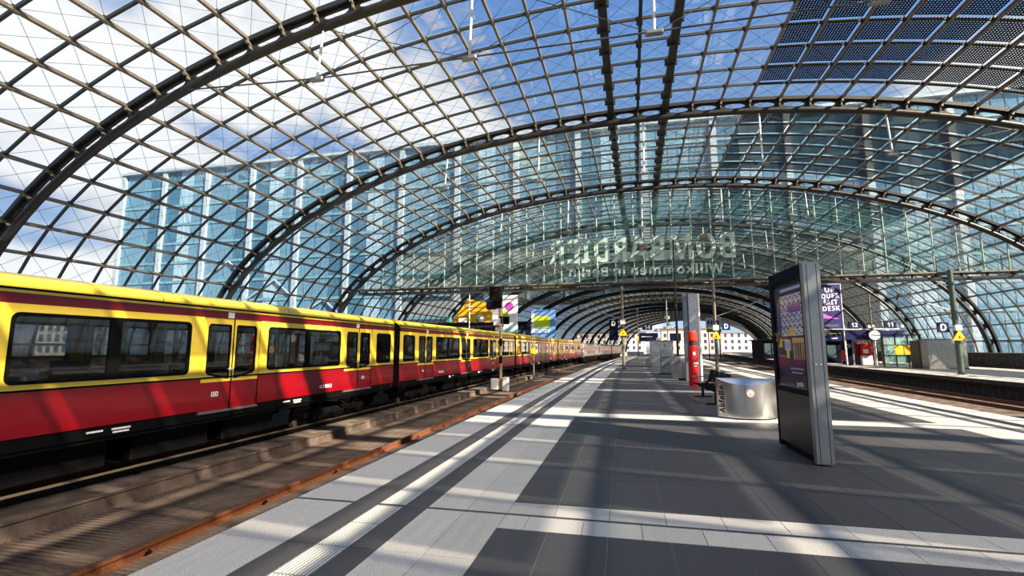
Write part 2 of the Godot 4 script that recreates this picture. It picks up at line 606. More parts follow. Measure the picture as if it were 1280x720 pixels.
func build_platform() -> void:
	var fl := structure("floor", "granite paved island platform with pale edge strips and tactile line", "platform")
	var core := MB.new()
	strip(core, -3.33, 8.53, -0.2, -0.004, -22.0, 130.0)
	part(fl, "deck_slab", core, M.mortar)
	var edge := MB.new()
	strip(edge, -2.75, 7.95, -1.3, -0.19, -22.0, 130.0)
	part(fl, "platform_body", edge, M.sooty_shaded_concrete)
	var rng := RandomNumberGenerator.new()
	rng.seed = 4
	# rows of dark paving between the pale cross bands
	var cols := [-1.1, -0.65]
	while cols[-1] < 5.6:
		cols.append(cols[-1] + 0.5)
	cols.append(6.3)
	var rest := [MB.new(), MB.new(), MB.new()]
	var single := 0
	for bi in BANDS.size() - 1:
		var a: float = BANDS[bi] + 0.355
		var b: float = BANDS[bi + 1] - 0.355
		if b < 2.0:
			a = 0.0
		var n := 6
		for r in n:
			var r0 := lerpf(a, b, float(r) / n)
			var r1 := lerpf(a, b, float(r + 1) / n)
			if r1 < 1.0 or r0 > 78.0:
				continue
			for c in cols.size() - 1:
				var k := rng.randi() % 3
				var mid := P3((cols[c] + cols[c + 1]) / 2, 0, (r0 + r1) / 2)
				if single < 300 and (in_frame(mid) or in_frame(P3(mid.x, 0, r1))):
					single += 1
					var mb := MB.new()
					slab(mb, cols[c], cols[c + 1], r0, r1)
					part(fl, "paving_slab_%03d" % single, mb, M["dark_granite_%d" % k])
				else:
					slab(rest[k], cols[c], cols[c + 1], r0, r1)
	for k in 3:
		stuff(fl, "paving", rest[k], M["dark_granite_%d" % k])
	# pale bands each side of the expansion joints
	var pale_rest := MB.new()
	for bi in BANDS.size():
		var z: float = BANDS[bi]
		for c in cols.size() - 1:
			for side in [-1, 1]:
				var shift: float = 0.22 if side < 0 else 0.0
				var x0: float = maxf(cols[c] - shift, -1.1)
				var x1: float = cols[c + 1] - shift if c < cols.size() - 2 else 6.3
				var d0: float = z - 0.355 if side < 0 else z + 0.02
				var d1: float = z - 0.02 if side < 0 else z + 0.355
				if bi in [1, 2, 3]:
					var mb := MB.new()
					slab(mb, x0, x1, d0, d1)
					part(fl, "band_slab", mb, M["light_granite_%d" % (rng.randi() % 3)])
				else:
					slab(pale_rest, x0, x1, d0, d1)
		if bi in [1]:
			var jm := MB.new()
			strip(jm, -3.33, 8.53, -0.03, 0.003, z - 0.019, z - 0.011)
			strip(jm, -3.33, 8.53, -0.03, 0.003, z + 0.011, z + 0.019)
			part(fl, "joint_profile", jm, M.aluminium)
			var jr := MB.new()
			strip(jr, -3.33, 8.53, -0.03, -0.001, z - 0.011, z + 0.011)
			part(fl, "joint_seal", jr, M.rubber)
	stuff(fl, "band_paving", pale_rest, M.light_granite_1)
	# edge strips, mirrored on the far side
	for side in 2:
		for st in [[-3.35, -2.69, 1.0, "light_granite_1", "edge_slab"], [-2.69, -2.42, 1.0, "dark_granite_1", "dark_strip_slab"], [-2.42, -2.13, 0.5, "white_paving", "tactile_slab"], [-2.13, -1.89, 1.0, "dark_granite_1", "dark_strip_slab"], [-1.89, -1.5, 1.0, "light_granite_0", "inner_strip_slab"], [-1.5, -1.1, 1.0, "light_granite_2", "inner_strip_slab"]]:
			var x0: float = st[0]
			var x1: float = st[1]
			if side == 1:
				x0 = 5.2 - st[1]
				x1 = 5.2 - st[0]
			var far := MB.new()
			var d := 0.585 if st[2] == 1.0 else 1.085
			while d < 128.0:
				var l: float = st[2] if d < 30.0 else 3.0
				var near := d < (22.0 if st[2] == 1.0 else 14.0) and (in_frame(P3((x0 + x1) / 2, 0, d)) or in_frame(P3((x0 + x1) / 2, 0, d + l)))
				var mb: MB = MB.new() if near else far
				# the joint cuts through the strips as well
				var bits := [[d, d + l]]
				if d < 4.585 and d + l >= 4.585:
					bits = [[d, 4.565], [4.605, d + l + 0.02]] if d + l > 4.62 else [[d, 4.565]]
				if absf(d - 4.585) < 0.01:
					bits = [[4.605, d + l]]
				for bt in bits:
					if st[4] == "tactile_slab" and d < 30.0:
						slab(mb, x0, x1, bt[0], bt[1], -0.004)
						for r in 9:
							var xr := lerpf(x0 + 0.025, x1 - 0.025, r / 8.0)
							mb.hexa([P3(xr - 0.009, -0.006, bt[0] + 0.01), P3(xr + 0.009, -0.006, bt[0] + 0.01), P3(xr + 0.009, -0.006, bt[1] - 0.01), P3(xr - 0.009, -0.006, bt[1] - 0.01), P3(xr - 0.005, 0.001, bt[0] + 0.012), P3(xr + 0.005, 0.001, bt[0] + 0.012), P3(xr + 0.005, 0.001, bt[1] - 0.012), P3(xr - 0.005, 0.001, bt[1] - 0.012)])
					else:
						slab(mb, x0, x1, bt[0], bt[1])
				if near:
					part(fl, st[4], mb, M[st[3]])
				d += l
			stuff(fl, st[4] + "_row", far, M[st[3]])

# ---------------------------------------------------------------- tracks
func rail_at(parent: Node, x: float, y: float, d0: float, d1: float, m: Material) -> void:
	var b := MB.new()
	strip(b, x - 0.065, x + 0.065, y - 0.16, y - 0.14, d0, d1)
	strip(b, x - 0.011, x + 0.011, y - 0.145, y - 0.04, d0, d1)
	strip(b, x - 0.036, x + 0.036, y - 0.05, y - 0.006, d0, d1)
	var r := part(parent, "rail", b, m)
	var t := MB.new()
	strip(t, x - 0.03, x + 0.03, y - 0.008, y, d0, d1)
	part(r, "running_surface", t, M.rail_top)

func ribbed(mb: MB, x0: float, x1: float, y: float, d0: float, d1: float) -> void:
	var d := d0
	mb.hexa([P3(x0, y - 0.1, d0), P3(x1, y - 0.1, d0), P3(x1, y - 0.1, d1), P3(x0, y - 0.1, d1), P3(x0, y - 0.055, d0), P3(x1, y - 0.055, d0), P3(x1, y - 0.055, d1), P3(x0, y - 0.055, d1)])
	while d < d1 - 0.02:
		mb.hexa([P3(x0, y - 0.056, d), P3(x1, y - 0.056, d), P3(x1, y - 0.056, d + 0.052), P3(x0, y - 0.056, d + 0.052), P3(x0, y, d + 0.008), P3(x1, y, d + 0.008), P3(x1, y, d + 0.044), P3(x0, y, d + 0.044)])
		d += 0.083

func build_tracks() -> void:
	var bed := structure("floor", "sunken track bed of concrete slabs covered with ribbed brown absorber panels", "track bed")
	var c := MB.new()
	strip(c, -31.0, -2.7, -1.6, -0.99, -22.0, 230.0, 10.0)
	strip(c, 7.9, 18.0, -1.6, -0.99, -22.0, 230.0, 10.0)
	strip(c, 27.0, 31.0, -1.6, -0.99, -22.0, 230.0, 10.0)
	part(bed, "concrete_slab", c, M.sooty_shaded_concrete)
	var zones := [[-7.62, -5.75], [-5.5, -4.2], [-4.0, -3.4]]
	for z in zones:
		var d := 2.0
		var far := MB.new()
		while d < 60.0:
			if d < 32.0 and z[0] > -8.0:
				var mb := MB.new()
				ribbed(mb, z[0], z[1], -0.87, d + 0.01, d + 1.99)
				part(bed, "absorber_panel", mb, M.absorber)
			else:
				strip(far, z[0], z[1], -0.95, -0.87, d + 0.01, d + 1.99)
			d += 2.0
		stuff(bed, "absorber_row", far, M.absorber)
	var tr := MB.new()
	strip(tr, -8.45, -7.66, -0.99, -0.67, 1.0, 68.0, 4.0)
	part(bed, "cable_trough", tr, M.absorber)
	for i in 30:
		var lid := MB.new()
		strip(lid, -8.42, -7.63, -0.67, -0.63, 2.0 + i * 1.5, 3.485 + i * 1.5)
		part(bed, "trough_lid", lid, M.absorber)
	var far2 := MB.new()
	for z in [[9.5, 10.7], [11.0, 13.0], [15.1, 16.3], [13.2, 14.8]]:
		strip(far2, z[0], z[1], -0.99, -0.9, 2.0, 90.0, 2.0)
	part(bed, "sleeper_slab", far2, M.absorber)
	for x in [-4.1, -5.62, -8.65, -10.15, 9.35, 10.85, 14.95, 16.45]:
		rail_at(bed, x, -0.76, -22.0, 200.0, M.rail_rust)
	# rail fastenings beside the rail that the platform does not hide
	for i in 20:
		var d := 3.0 + i * 1.9
		var f := MB.new()
		f.cham(P3(-5.53, -0.855, d), Vector3(0.05, 0.025, 0.06), 0.006)
		f.tube(P3(-5.53, -0.85, d), P3(-5.53, -0.82, d), 0.012, 6)
		part(bed, "rail_fastening", f, M.underframe)
	# conductor rail with its cover, beside the train
	var cr := thing("conductor_rail", "long conductor rail with pale cover beside the red and yellow train", "rail")
	var cov := MB.new()
	strip(cov, -8.34, -8.27, -0.50, -0.475, 2.0, 68.0, 4.0)
	part(cr, "cover", cov, mat("rail_cover", Color(0.46, 0.41, 0.33), 0.7))
	var st := MB.new()
	strip(st, -8.33, -8.28, -0.58, -0.52, 2.0, 68.0, 4.0)
	part(cr, "conductor", st, M.underframe)
	var k := 3.0
	while k < 70.0:
		var b := MB.new()
		b.box(P3(-8.31, -0.745, k), Vector3(0.06, 0.49, 0.08))
		part(cr, "bracket", b, M.underframe)
		k += 4.0
	# side walls at the foot of the vault
	for s in [["wall_left", -30.2, -27.4, "concrete parapet wall behind the red and yellow train"], ["wall_right", 29.2, 31.9, "concrete parapet wall at the foot of the vault beyond the neighbouring platform"]]:
		var w := structure(s[0], s[3], "wall")
		var mb := MB.new()
		strip(mb, s[1], s[2], -2.0, 1.15, -22.0, 230.0, 8.0)
		part(w, "parapet", mb, M.sooty_shaded_concrete)
	var gr := structure("ground", "grey street level ground below the elevated station", "ground")
	var gm := MB.new()
	gm.box(Vector3(0, -10.5, -150), Vector3(900, 1, 900))
	part(gr, "street_surface", gm, M.concrete)

# ---------------------------------------------------------------- roof
func pane_corners(i: int, a: float, b: float, off: float, inset: float) -> Array:
	var s0 := node_s(i) + inset
	var s1 := node_s(i + 1) - inset
	return [rp(s0, a + inset, off), rp(s1, a + inset, off), rp(s1, b - inset, off), rp(s0, b - inset, off)]

func build_ceiling() -> void:
	var roof := structure("ceiling", "curved steel and glass barrel vault over the tracks with solar panels", "roof")
	var n := int((total - S0) / DS)
	var far_purlins := MB.new()
	var far_ribs := MB.new()
	var nodes := MB.new()
	var wires := MB.new()
	var glazing := MB.new()
	var far_cells := MB.new()
	var panes := []
	for k in range(-3, 18):
		var d0 := D1 + SP * k
		var shown := k >= -1 and k <= 2
		for i in n + 1:
			var s := node_s(i)
			var up := rn(s)
			var mb: MB = MB.new() if shown else far_purlins
			mb.bar(rp(s, d0 + 0.12, -0.02), rp(s, d0 + SP - 0.12, -0.02), 0.10, 0.17, up)
			if shown:
				part(roof, "purlin_%03d" % ((k + 1) * 60 + i), mb, M.steel_paint)
		for j in range(1, 8):
			var mb: MB = MB.new() if shown else far_ribs
			var d := d0 + SP * j / 8.0
			arch_sweep(mb, d, -0.02, 0.09, 0.085, node_s(0), node_s(n), DS)
			if shown:
				part(roof, "rib_%03d" % ((k + 1) * 10 + j), mb, M.rib_paint)
		for i in n:
			for j in 8:
				var a := d0 + SP * j / 8.0
				var b := a + SP / 8.0
				var solar := i >= 28 and i < 38 and j >= 1 and j <= 6 and k <= 5
				var q := pane_corners(i, a, b, 0.14, 0.0 if not solar else 0.03)
				var mid: Vector3 = (q[0] + q[2]) / 2
				if solar:
					var up := rn((node_s(i) + node_s(i + 1)) / 2)
					var near := k >= -1 and k <= 1
					var mb: MB = MB.new() if near else far_cells
					mb.quad(q[0], q[1], q[2], q[3], up)
					if near:
						part(roof, "solar_panel_%03d" % ((k + 1) * 60 + (i - 28) * 6 + j), mb, M.solar_cells)
				else:
					panes.append([mid.distance_to(cam.position) if in_frame(mid) and k >= -1 and k < 2 else 1e9, i, a, b, k])
				if k >= -1 and k <= 4:
					wires.tube(rp(node_s(i), a, 0.05), rp(node_s(i + 1), b, 0.05), 0.009, 3, false)
					wires.tube(rp(node_s(i), b, 0.07), rp(node_s(i + 1), a, 0.07), 0.009, 3, false)
					nodes.box(rp(node_s(i), a, 0.02), Vector3(0.17, 0.2, 0.17), Basis(Vector3(rn(node_s(i)).y, -rn(node_s(i)).x, 0), rn(node_s(i)), Vector3.BACK))
	panes.sort_custom(func(p, q): return p[0] < q[0])
	for x in panes.size():
		var p: Array = panes[x]
		var q := pane_corners(p[1], p[2], p[3], 0.14, 0.012)
		var up := rn((node_s(p[1]) + node_s(p[1] + 1)) / 2) * 0.02
		var mb: MB = MB.new() if x < 300 else glazing
		mb.hexa([q[0], q[1], q[2], q[3], q[0] + up, q[1] + up, q[2] + up, q[3] + up])
		if x < 300:
			part(roof, "pane_%03d" % x, mb, M.roof_glass)
	stuff(roof, "glazing", glazing, M.roof_glass)
	stuff(roof, "bracing_wire", wires, M.cable)
	stuff(roof, "grid_clamp", nodes, M.rib_paint)
	stuff(roof, "purlin_grid", far_purlins, M.steel_paint)
	stuff(roof, "rib_grid", far_ribs, M.rib_paint)
	stuff(roof, "solar_field", far_cells, M.solar_cells)
	# two service beams along the crown
	for b in [[23, "dark service beam along the crown of the vault above the platform edge strips"], [25, "dark service beam along the crown of the vault beside the clear panes before the solar panels"]]:
		var s := node_s(b[0])
		var t := thing("service_beam", b[1], "beam")
		var mb := MB.new()
		for k in range(-3, 10):
			var d0 := D1 + SP * k
			mb.bar(rp(s, d0, -0.32), rp(s, d0 + SP, -0.32), 0.34, 0.10)
			mb.bar(rp(s - 0.15, d0, -0.22), rp(s - 0.15, d0 + SP, -0.22), 0.05, 0.3)
			mb.bar(rp(s + 0.15, d0, -0.22), rp(s + 0.15, d0 + SP, -0.22), 0.05, 0.3)
		part(t, "tray", mb, M.arch_paint)
		for j in 40:
			var d := D1 - SP + SP / 8.0 * j
			var br := MB.new()
			br.box(rp(s, d, -0.2), Vector3(0.56, 0.3, 0.12))
			br.box(rp(s, d, -0.4), Vector3(0.2, 0.12, 0.35))
			part(t, "bracket", br, M.arch_paint)
	var thin := thing("service_rail", "slim dark rail running between the two crown service beams", "rail")
	var tm := MB.new()
	for k in range(-3, 10):
		var d0 := D1 + SP * k
		tm.bar(rp(node_s(24), d0, -0.2), rp(node_s(24), d0 + SP, -0.2), 0.14, 0.14)
	part(thin, "rail", tm, M.arch_paint)
	for j in 30:
		var br := MB.new()
		br.box(rp(node_s(24), D1 - SP + SP / 8.0 * j, -0.14), Vector3(0.26, 0.22, 0.1))
		part(thin, "bracket", br, M.arch_paint)

func build_arches() -> void:
	var ord := ["first", "second", "third", "fourth", "fifth", "sixth", "seventh", "eighth", "ninth", "tenth", "eleventh", "twelfth", "thirteenth", "fourteenth", "fifteenth", "sixteenth"]
	for k in range(-3, 19):
		var d := D1 + SP * k
		var near := k >= -1 and k <= 2
		var label: String = "dark steel roof arch that carries the top of the glass end wall"
		if k > 2:
			label = "%s dark steel roof arch behind the glass end wall" % ord[k - 3]
		elif k < 2:
			label = "%s dark steel roof arch before the glass end wall" % ord[1 - k]
		var t := thing("roof_arch", label, "arch", Vector3.ZERO, 0.0, "main roof arches")
		var mb := MB.new()
		var st := 0.7355 if k < 5 else 1.471
		arch_sweep(mb, d, -0.12, 0.06, 0.34, 0.0, total, st)
		part(t, "upper_chord", mb, M.arch_paint)
		var tb := MB.new()
		arch_tube(tb, d, -0.66, 0.17, 0.0, total, st, 10 if k < 4 else 6)
		part(t, "lower_tube", tb, M.arch_paint)
		var web := MB.new()
		var n := int((total - S0) / DS)
		if k < 5:
			for i in n:
				var s0 := node_s(i)
				var s1 := node_s(i + 1)
				var hole := PackedVector2Array()
				for a in 16:
					hole.append(Vector2((s0 + s1) / 2 + 0.52 * cos(TAU * a / 16), -0.33 + 0.145 * sin(TAU * a / 16)))
				var x := pr((s0 + s1) / 2)
				var q: Vector2 = x[0]
				var e: Vector2 = x[1]
				var m: Vector2 = x[2]
				var o := Vector3(XC + bend(d) + q.x, q.y, -d - 0.02)
				var tr := Transform3D(Basis(Vector3(e.x, e.y, 0), Vector3(m.x, m.y, 0), Vector3.BACK), o - Vector3(e.x, e.y, 0) * ((s0 + s1) / 2))
				web.ring(rect(s0, -0.52, s1, -0.1), hole, tr, 0.04)
		else:
			arch_sweep(web, d, -0.52, -0.1, 0.04, 0.0, total, st)
		part(t, "web", web, M.arch_paint)
		if near:
			var bm := MB.new()
			bm.box(Vector3(0, -0.1, 0), Vector3(0.09, 0.34, 0.5))
			bm.box(Vector3(0, -0.34, 0), Vector3(0.05, 0.22, 0.3))
			var bmesh_ := bm.mesh()
			for i in n + 1:
				var s := node_s(i)
				var m := rn(s)
				part(t, "bracket", bmesh_, M.steel_paint, Transform3D(Basis(Vector3(m.y, -m.x, 0), m, Vector3.BACK), rp(s, d)))
		if k >= -1 and k <= 4:
			# struts and cables that stiffen the arch from below
			var xs := [-16.6, -10.6, -4.8, 1.2, 7.3, 13.3, 19.0]
			var low := []
			var high := []
			for x in xs:
				var s := 0.0
				for j in prof.size():
					if prof[j].x + XC >= x:
						s = arc[j]
						break
				high.append(rp(s, d, -0.75))
				low.append(Vector3(x + bend(d), 11.15, -d))
			low[0] = high[0]
			low[6] = high[6]
			for j in range(1, 6):
				var sm := MB.new()
				sm.tube(high[j], low[j] + Vector3(0, 0.2, 0), 0.045, 8)
				var so := part(t, "strut", sm, M.white_steel)
				var nm := MB.new()
				nm.cham(low[j] + Vector3(0, 0.1, 0), Vector3(0.55, 0.16, 0.2), 0.04)
				part(so, "cable_node", nm, M.aluminium)
			var cm := MB.new()
			for j in 6:
				cm.tube(low[j] + Vector3(0, 0.1 if j > 0 else 0.0, 0.06), low[j + 1] + Vector3(0, 0.1 if j < 5 else 0.0, 0.06), 0.03, 5, false)
				if j > 0 and j < 5:
					cm.tube(low[j] + Vector3(0, 0.12, -0.05), high[j + 1], 0.017, 4, false)
					cm.tube(low[j + 1] + Vector3(0, 0.12, -0.05), high[j], 0.017, 4, false)
			part(t, "cable", cm, M.cable)

# ---------------------------------------------------------------- glass end wall with lettering
func build_end_wall() -> void:
	var d := D1 + SP * 2 + 0.25
	var w := structure("wall_end", "hanging glass end wall with slender mullions under the third arch", "wall")
	var top := func(x: float) -> float:
		var u := absf((x - XC - bend(d)) / RA)
		return YC + RB * pow(maxf(1.0 - pow(u, RN), 0.0), 1.0 / RN) - 0.8
	var cx := XC + bend(d)
	for i in range(-19, 20):
		var x := cx + i * DS
		var y: float = top.call(x)
		if y < 7.2:
			continue
		var mb := MB.new()
		mb.tube(Vector3(x, 6.6, -d + 0.18), Vector3(x, y, -d + 0.18), 0.045, 6)
		for h in range(0, int((y - 7.0) / 2.0) + 1):
			mb.box(Vector3(x, 7.6 + h * 2.0, -d + 0.08), Vector3(0.2, 0.06, 0.2))
		part(w, "mullion", mb, mat("mullion_paint", Color(0.60, 0.68, 0.66), 0.4, 0.3) if not M.has("mullion_paint") else M.mullion_paint)
	for i in range(-20, 20):
		var x0 := cx + i * DS + 0.015
		var x1 := x0 + DS - 0.03
		var y := 6.62
		while true:
			var ya: float = top.call(x0)
			var yb: float = top.call(x1)
			var y1 := y + 1.97
			if minf(ya, yb) < y + 0.1:
				break
			var a := minf(y1, ya)
			var b := minf(y1, yb)
			var p := PackedVector2Array([Vector2(x0, y), Vector2(x1, y), Vector2(x1, b), Vector2(x0, a)])
			var mb := MB.new()
			mb.ext(p, Transform3D(Basis.IDENTITY, Vector3(0, 0, -d)), 0.02)
			part(w, "pane", mb, M.wall_glass)
			y += 2.0
			if a < y1 and b < y1:
				break
	# the lettering faces the other way and is seen from behind
	var turn := Basis(Vector3.UP, PI)
	var lm := mat("letter_film", Color(0.86, 0.97, 0.94), 0.5)
	var s := thing("glass_lettering", "large pale company name on the glass end wall, seen mirrored from behind", "lettering")
	text(s, "lettering", "BOMBARDIER", 2.0, lm, Transform3D(turn, Vector3(1.75, 9.5, -d - 0.1)), 0.03, true, 14.6)
	var s2 := thing("glass_lettering", "smaller greeting line below the company name, seen mirrored from behind", "lettering")
	text(s2, "lettering", "Willkommen in Berlin", 0.75, lm, Transform3D(turn, Vector3(2.0, 7.75, -d - 0.1)), 0.03, true, 12.0)

func build_gantry() -> void:
	var d := D1 + SP * 2 - 0.3
	var t := thing("maintenance_gantry", "long steel walkway beam below the glass end wall spanning the hall", "gantry")
	var x0 := -22.6
	var x1 := 29.6
	var b := MB.new()
	b.span(Vector3(x0, 6.25, -d - 0.5), Vector3(x1, 6.4, -d + 0.5))
	part(t, "lower_girder", b, M.arch_paint)
	var f := MB.new()
	f.span(Vector3(x0, 6.66, -d - 0.6), Vector3(x1, 6.76, -d + 0.6))
	part(t, "walkway", f, M.steel_paint)
	var x := x0
	while x < x1:
		var p := MB.new()
		p.box(Vector3(x, 6.53, -d + 0.4), Vector3(0.1, 0.3, 0.1))
		part(t, "post", p, M.arch_paint)
		x += DS
	x = 12.0
	while x < x1:
		var p := MB.new()
		p.box(Vector3(x, 7.25, -d + 0.5), Vector3(0.05, 1.0, 0.05))
		part(t, "railing_post", p, M.arch_paint)
		x += 1.9
	var r := MB.new()
	r.bar(Vector3(12.0, 7.0, -d + 0.5), Vector3(x1, 7.0, -d + 0.5), 0.03, 0.03)
	part(t, "rail", r, M.steel_paint)
	# lattice underneath
	var l := MB.new()
	for i in 36:
		var a := x0 + i * DS
		l.bar(Vector3(a, 6.3, -d - 0.45), Vector3(a + DS, 6.3, -d + 0.45), 0.06, 0.06)
	part(t, "lattice", l, M.steel_paint)

# ---------------------------------------------------------------- the office building above the hall
func build_offices() -> void:
	var o := thing("office_building", "tall blue glass office slab with white columns bridging over the vault", "building")
	var d := 82.0
	var x0 := -108.0
	var x1 := 61.4
	var bays := 15
	var bw := (x1 - x0) / bays
	var y0 := -10.0
	var y1 := 40.5
	mat("office_glass", Color(0.35, 0.51, 0.62), 0.12, 0.25)
	mat("office_glass_pale", Color(0.53, 0.66, 0.75), 0.12, 0.25)
	mat("office_glass_deep", Color(0.23, 0.40, 0.52), 0.12, 0.25)
	mat("office_spandrel", Color(0.40, 0.58, 0.66), 0.3, 0.3)
	mat("office_white", Color(0.52, 0.60, 0.67), 0.5)
	var core := MB.new()
	core.span(Vector3(x0 + 0.5, 16.6, -d - 20), Vector3(x1 - 0.5, y1 - 0.5, -d - 0.6))
	core.span(Vector3(x0 + 0.5, y0, -d - 20), Vector3(-29.5, 16.6, -d - 0.6))
	core.span(Vector3(38.0, y0, -d - 20), Vector3(x1 - 0.5, 16.6, -d - 0.6))
	part(o, "core", core, mat("office_core", Color(0.45, 0.49, 0.52), 0.7))
	var fl := 4.2
	var rest := MB.new()
	var n := 0
	for b in bays:
		var bx := x0 + b * bw
		var open := bx + bw > -29.5 and bx < 38.0
		for f in 12:
			var fy := y0 + f * fl
			if open and fy < 16.4:
				continue
			if fy + fl < -1.0:
				continue
			for h in 3:
				var wx := bx + 0.45 + h * (bw - 0.9) / 3.0
				var mb: MB = MB.new() if n < 300 and fy > 0 else rest
				mb.span(Vector3(wx + 0.06, fy + 0.55, -d - 0.3), Vector3(wx + (bw - 0.9) / 3.0 - 0.06, fy + fl - 0.06, -d - 0.2))
				mb.span(Vector3(wx + (bw - 0.9) / 6.0 - 0.05, fy + 0.5, -d - 0.22), Vector3(wx + (bw - 0.9) / 6.0 + 0.05, fy + fl, -d - 0.12))
				if mb != rest:
					n += 1
					part(o, "window_%03d" % n, mb, [M.office_glass, M.office_glass_pale, M.office_glass_deep, M.office_glass][(n * 7 + f * 3 + b * 5) % 4])
	part(o, "glazing", rest, M.office_glass).set_meta("kind", "stuff")
	for f in 13:
		var fy := y0 + f * fl
		if fy < 0:
			continue
		for seg in ([[x0, x1]] if fy > 16.4 else [[x0, -29.5], [38.0, x1]]):
			var mb := MB.new()
			mb.span(Vector3(seg[0], fy - 0.02, -d - 0.35), Vector3(seg[1], fy + 0.5, -d - 0.05))
			part(o, "floor_band", mb, M.office_spandrel)
	for b in bays + 1:
		var bx := x0 + b * bw
		var low := 16.6 if bx > -29.5 and bx < 38.0 else y0
		var mb := MB.new()
		mb.span(Vector3(bx - 0.5, low, -d - 0.3), Vector3(bx + 0.5, y1 - 0.5, -d + 0.35))
		part(o, "column", mb, M.office_white)
	# white diagonal braces in some bays
	for q in [[1, 3], [3, 5], [5, 2], [6, 5], [7, 4], [2, 6], [4, 4]]:
		var bx: float = x0 + q[0] * bw
		var fy: float = y0 + q[1] * fl
		var mb := MB.new()
		mb.bar(Vector3(bx, fy, -d + 0.15), Vector3(bx + bw * 0.6, fy + fl, -d + 0.15), 0.35, 0.35)
		mb.bar(Vector3(bx + bw * 0.6, fy + fl, -d + 0.15), Vector3(bx + bw, fy + fl * 0.1, -d + 0.15), 0.25, 0.25)
		part(o, "brace", mb, M.office_white)
	var rf := MB.new()
	rf.span(Vector3(x0 - 0.5, y1 - 0.5, -d - 20.5), Vector3(x1 + 0.5, y1, -d + 0.6))
	part(o, "roof", rf, M.office_white)
	# its twin further along the hall
	var o2 := thing("office_building", "second office slab bridging over the distant vault behind the first one", "building")
	var c2 := MB.new()
	c2.span(Vector3(-100, 16.6, -166), Vector3(95, 40, -146))
	c2.span(Vector3(-100, -10, -166), Vector3(-36, 16.6, -146))
	c2.span(Vector3(60, -10, -166), Vector3(95, 16.6, -146))
	part(o2, "body", c2, M.office_core)
	for b in 17:
		var cm := MB.new()
		cm.span(Vector3(-100 + b * 12.0, 16.6, -146), Vector3(-99 + b * 12.0, 40, -145.4))
		part(o2, "column", cm, M.office_white)
	for f in 6:
		var cm := MB.new()
		cm.span(Vector3(-100, 17.2 + f * 4.2, -146), Vector3(95, 20.2 + f * 4.2, -145.7))
		part(o2, "window_strip", cm, M.office_glass)
	# pale low house beside it
	var h := thing("pale_house", "low pale house with a fine window grid beside the blue office slab", "building")
	var hb := MB.new()
	hb.span(Vector3(-165, -10, -125), Vector3(-129, 18.5, -105))
	part(h, "walls", hb, mat("pale_render", Color(0.88, 0.88, 0.87), 0.8))
	var hr := MB.new()
	hr.span(Vector3(-165.4, 18.5, -125.4), Vector3(-128.6, 19.1, -104.6))
	part(h, "roof", hr, M.concrete)
	for f in 6:
		for b in 12:
			var mb := MB.new()
			mb.span(Vector3(-163.8 + b * 3.0, 0.4 + f * 3.0, -105.1), Vector3(-162.2 + b * 3.0, 2.4 + f * 3.0, -104.92))
			part(h, "window", mb, M.office_glass)

# ---------------------------------------------------------------- trains
# u runs along the side of the coach from its far end, y is height above the platform
func side_t(sx: float, x: float, len_: float) -> Transform3D:
	# local x = along u, local y = height, local z = outwards
	return Transform3D(Basis(Vector3(0, 0, 1), Vector3(0, 1, 0), Vector3(sx, 0, 0)), Vector3(sx * x, 0, -len_ / 2))

func flip(p: PackedVector2Array) -> PackedVector2Array:
	return p

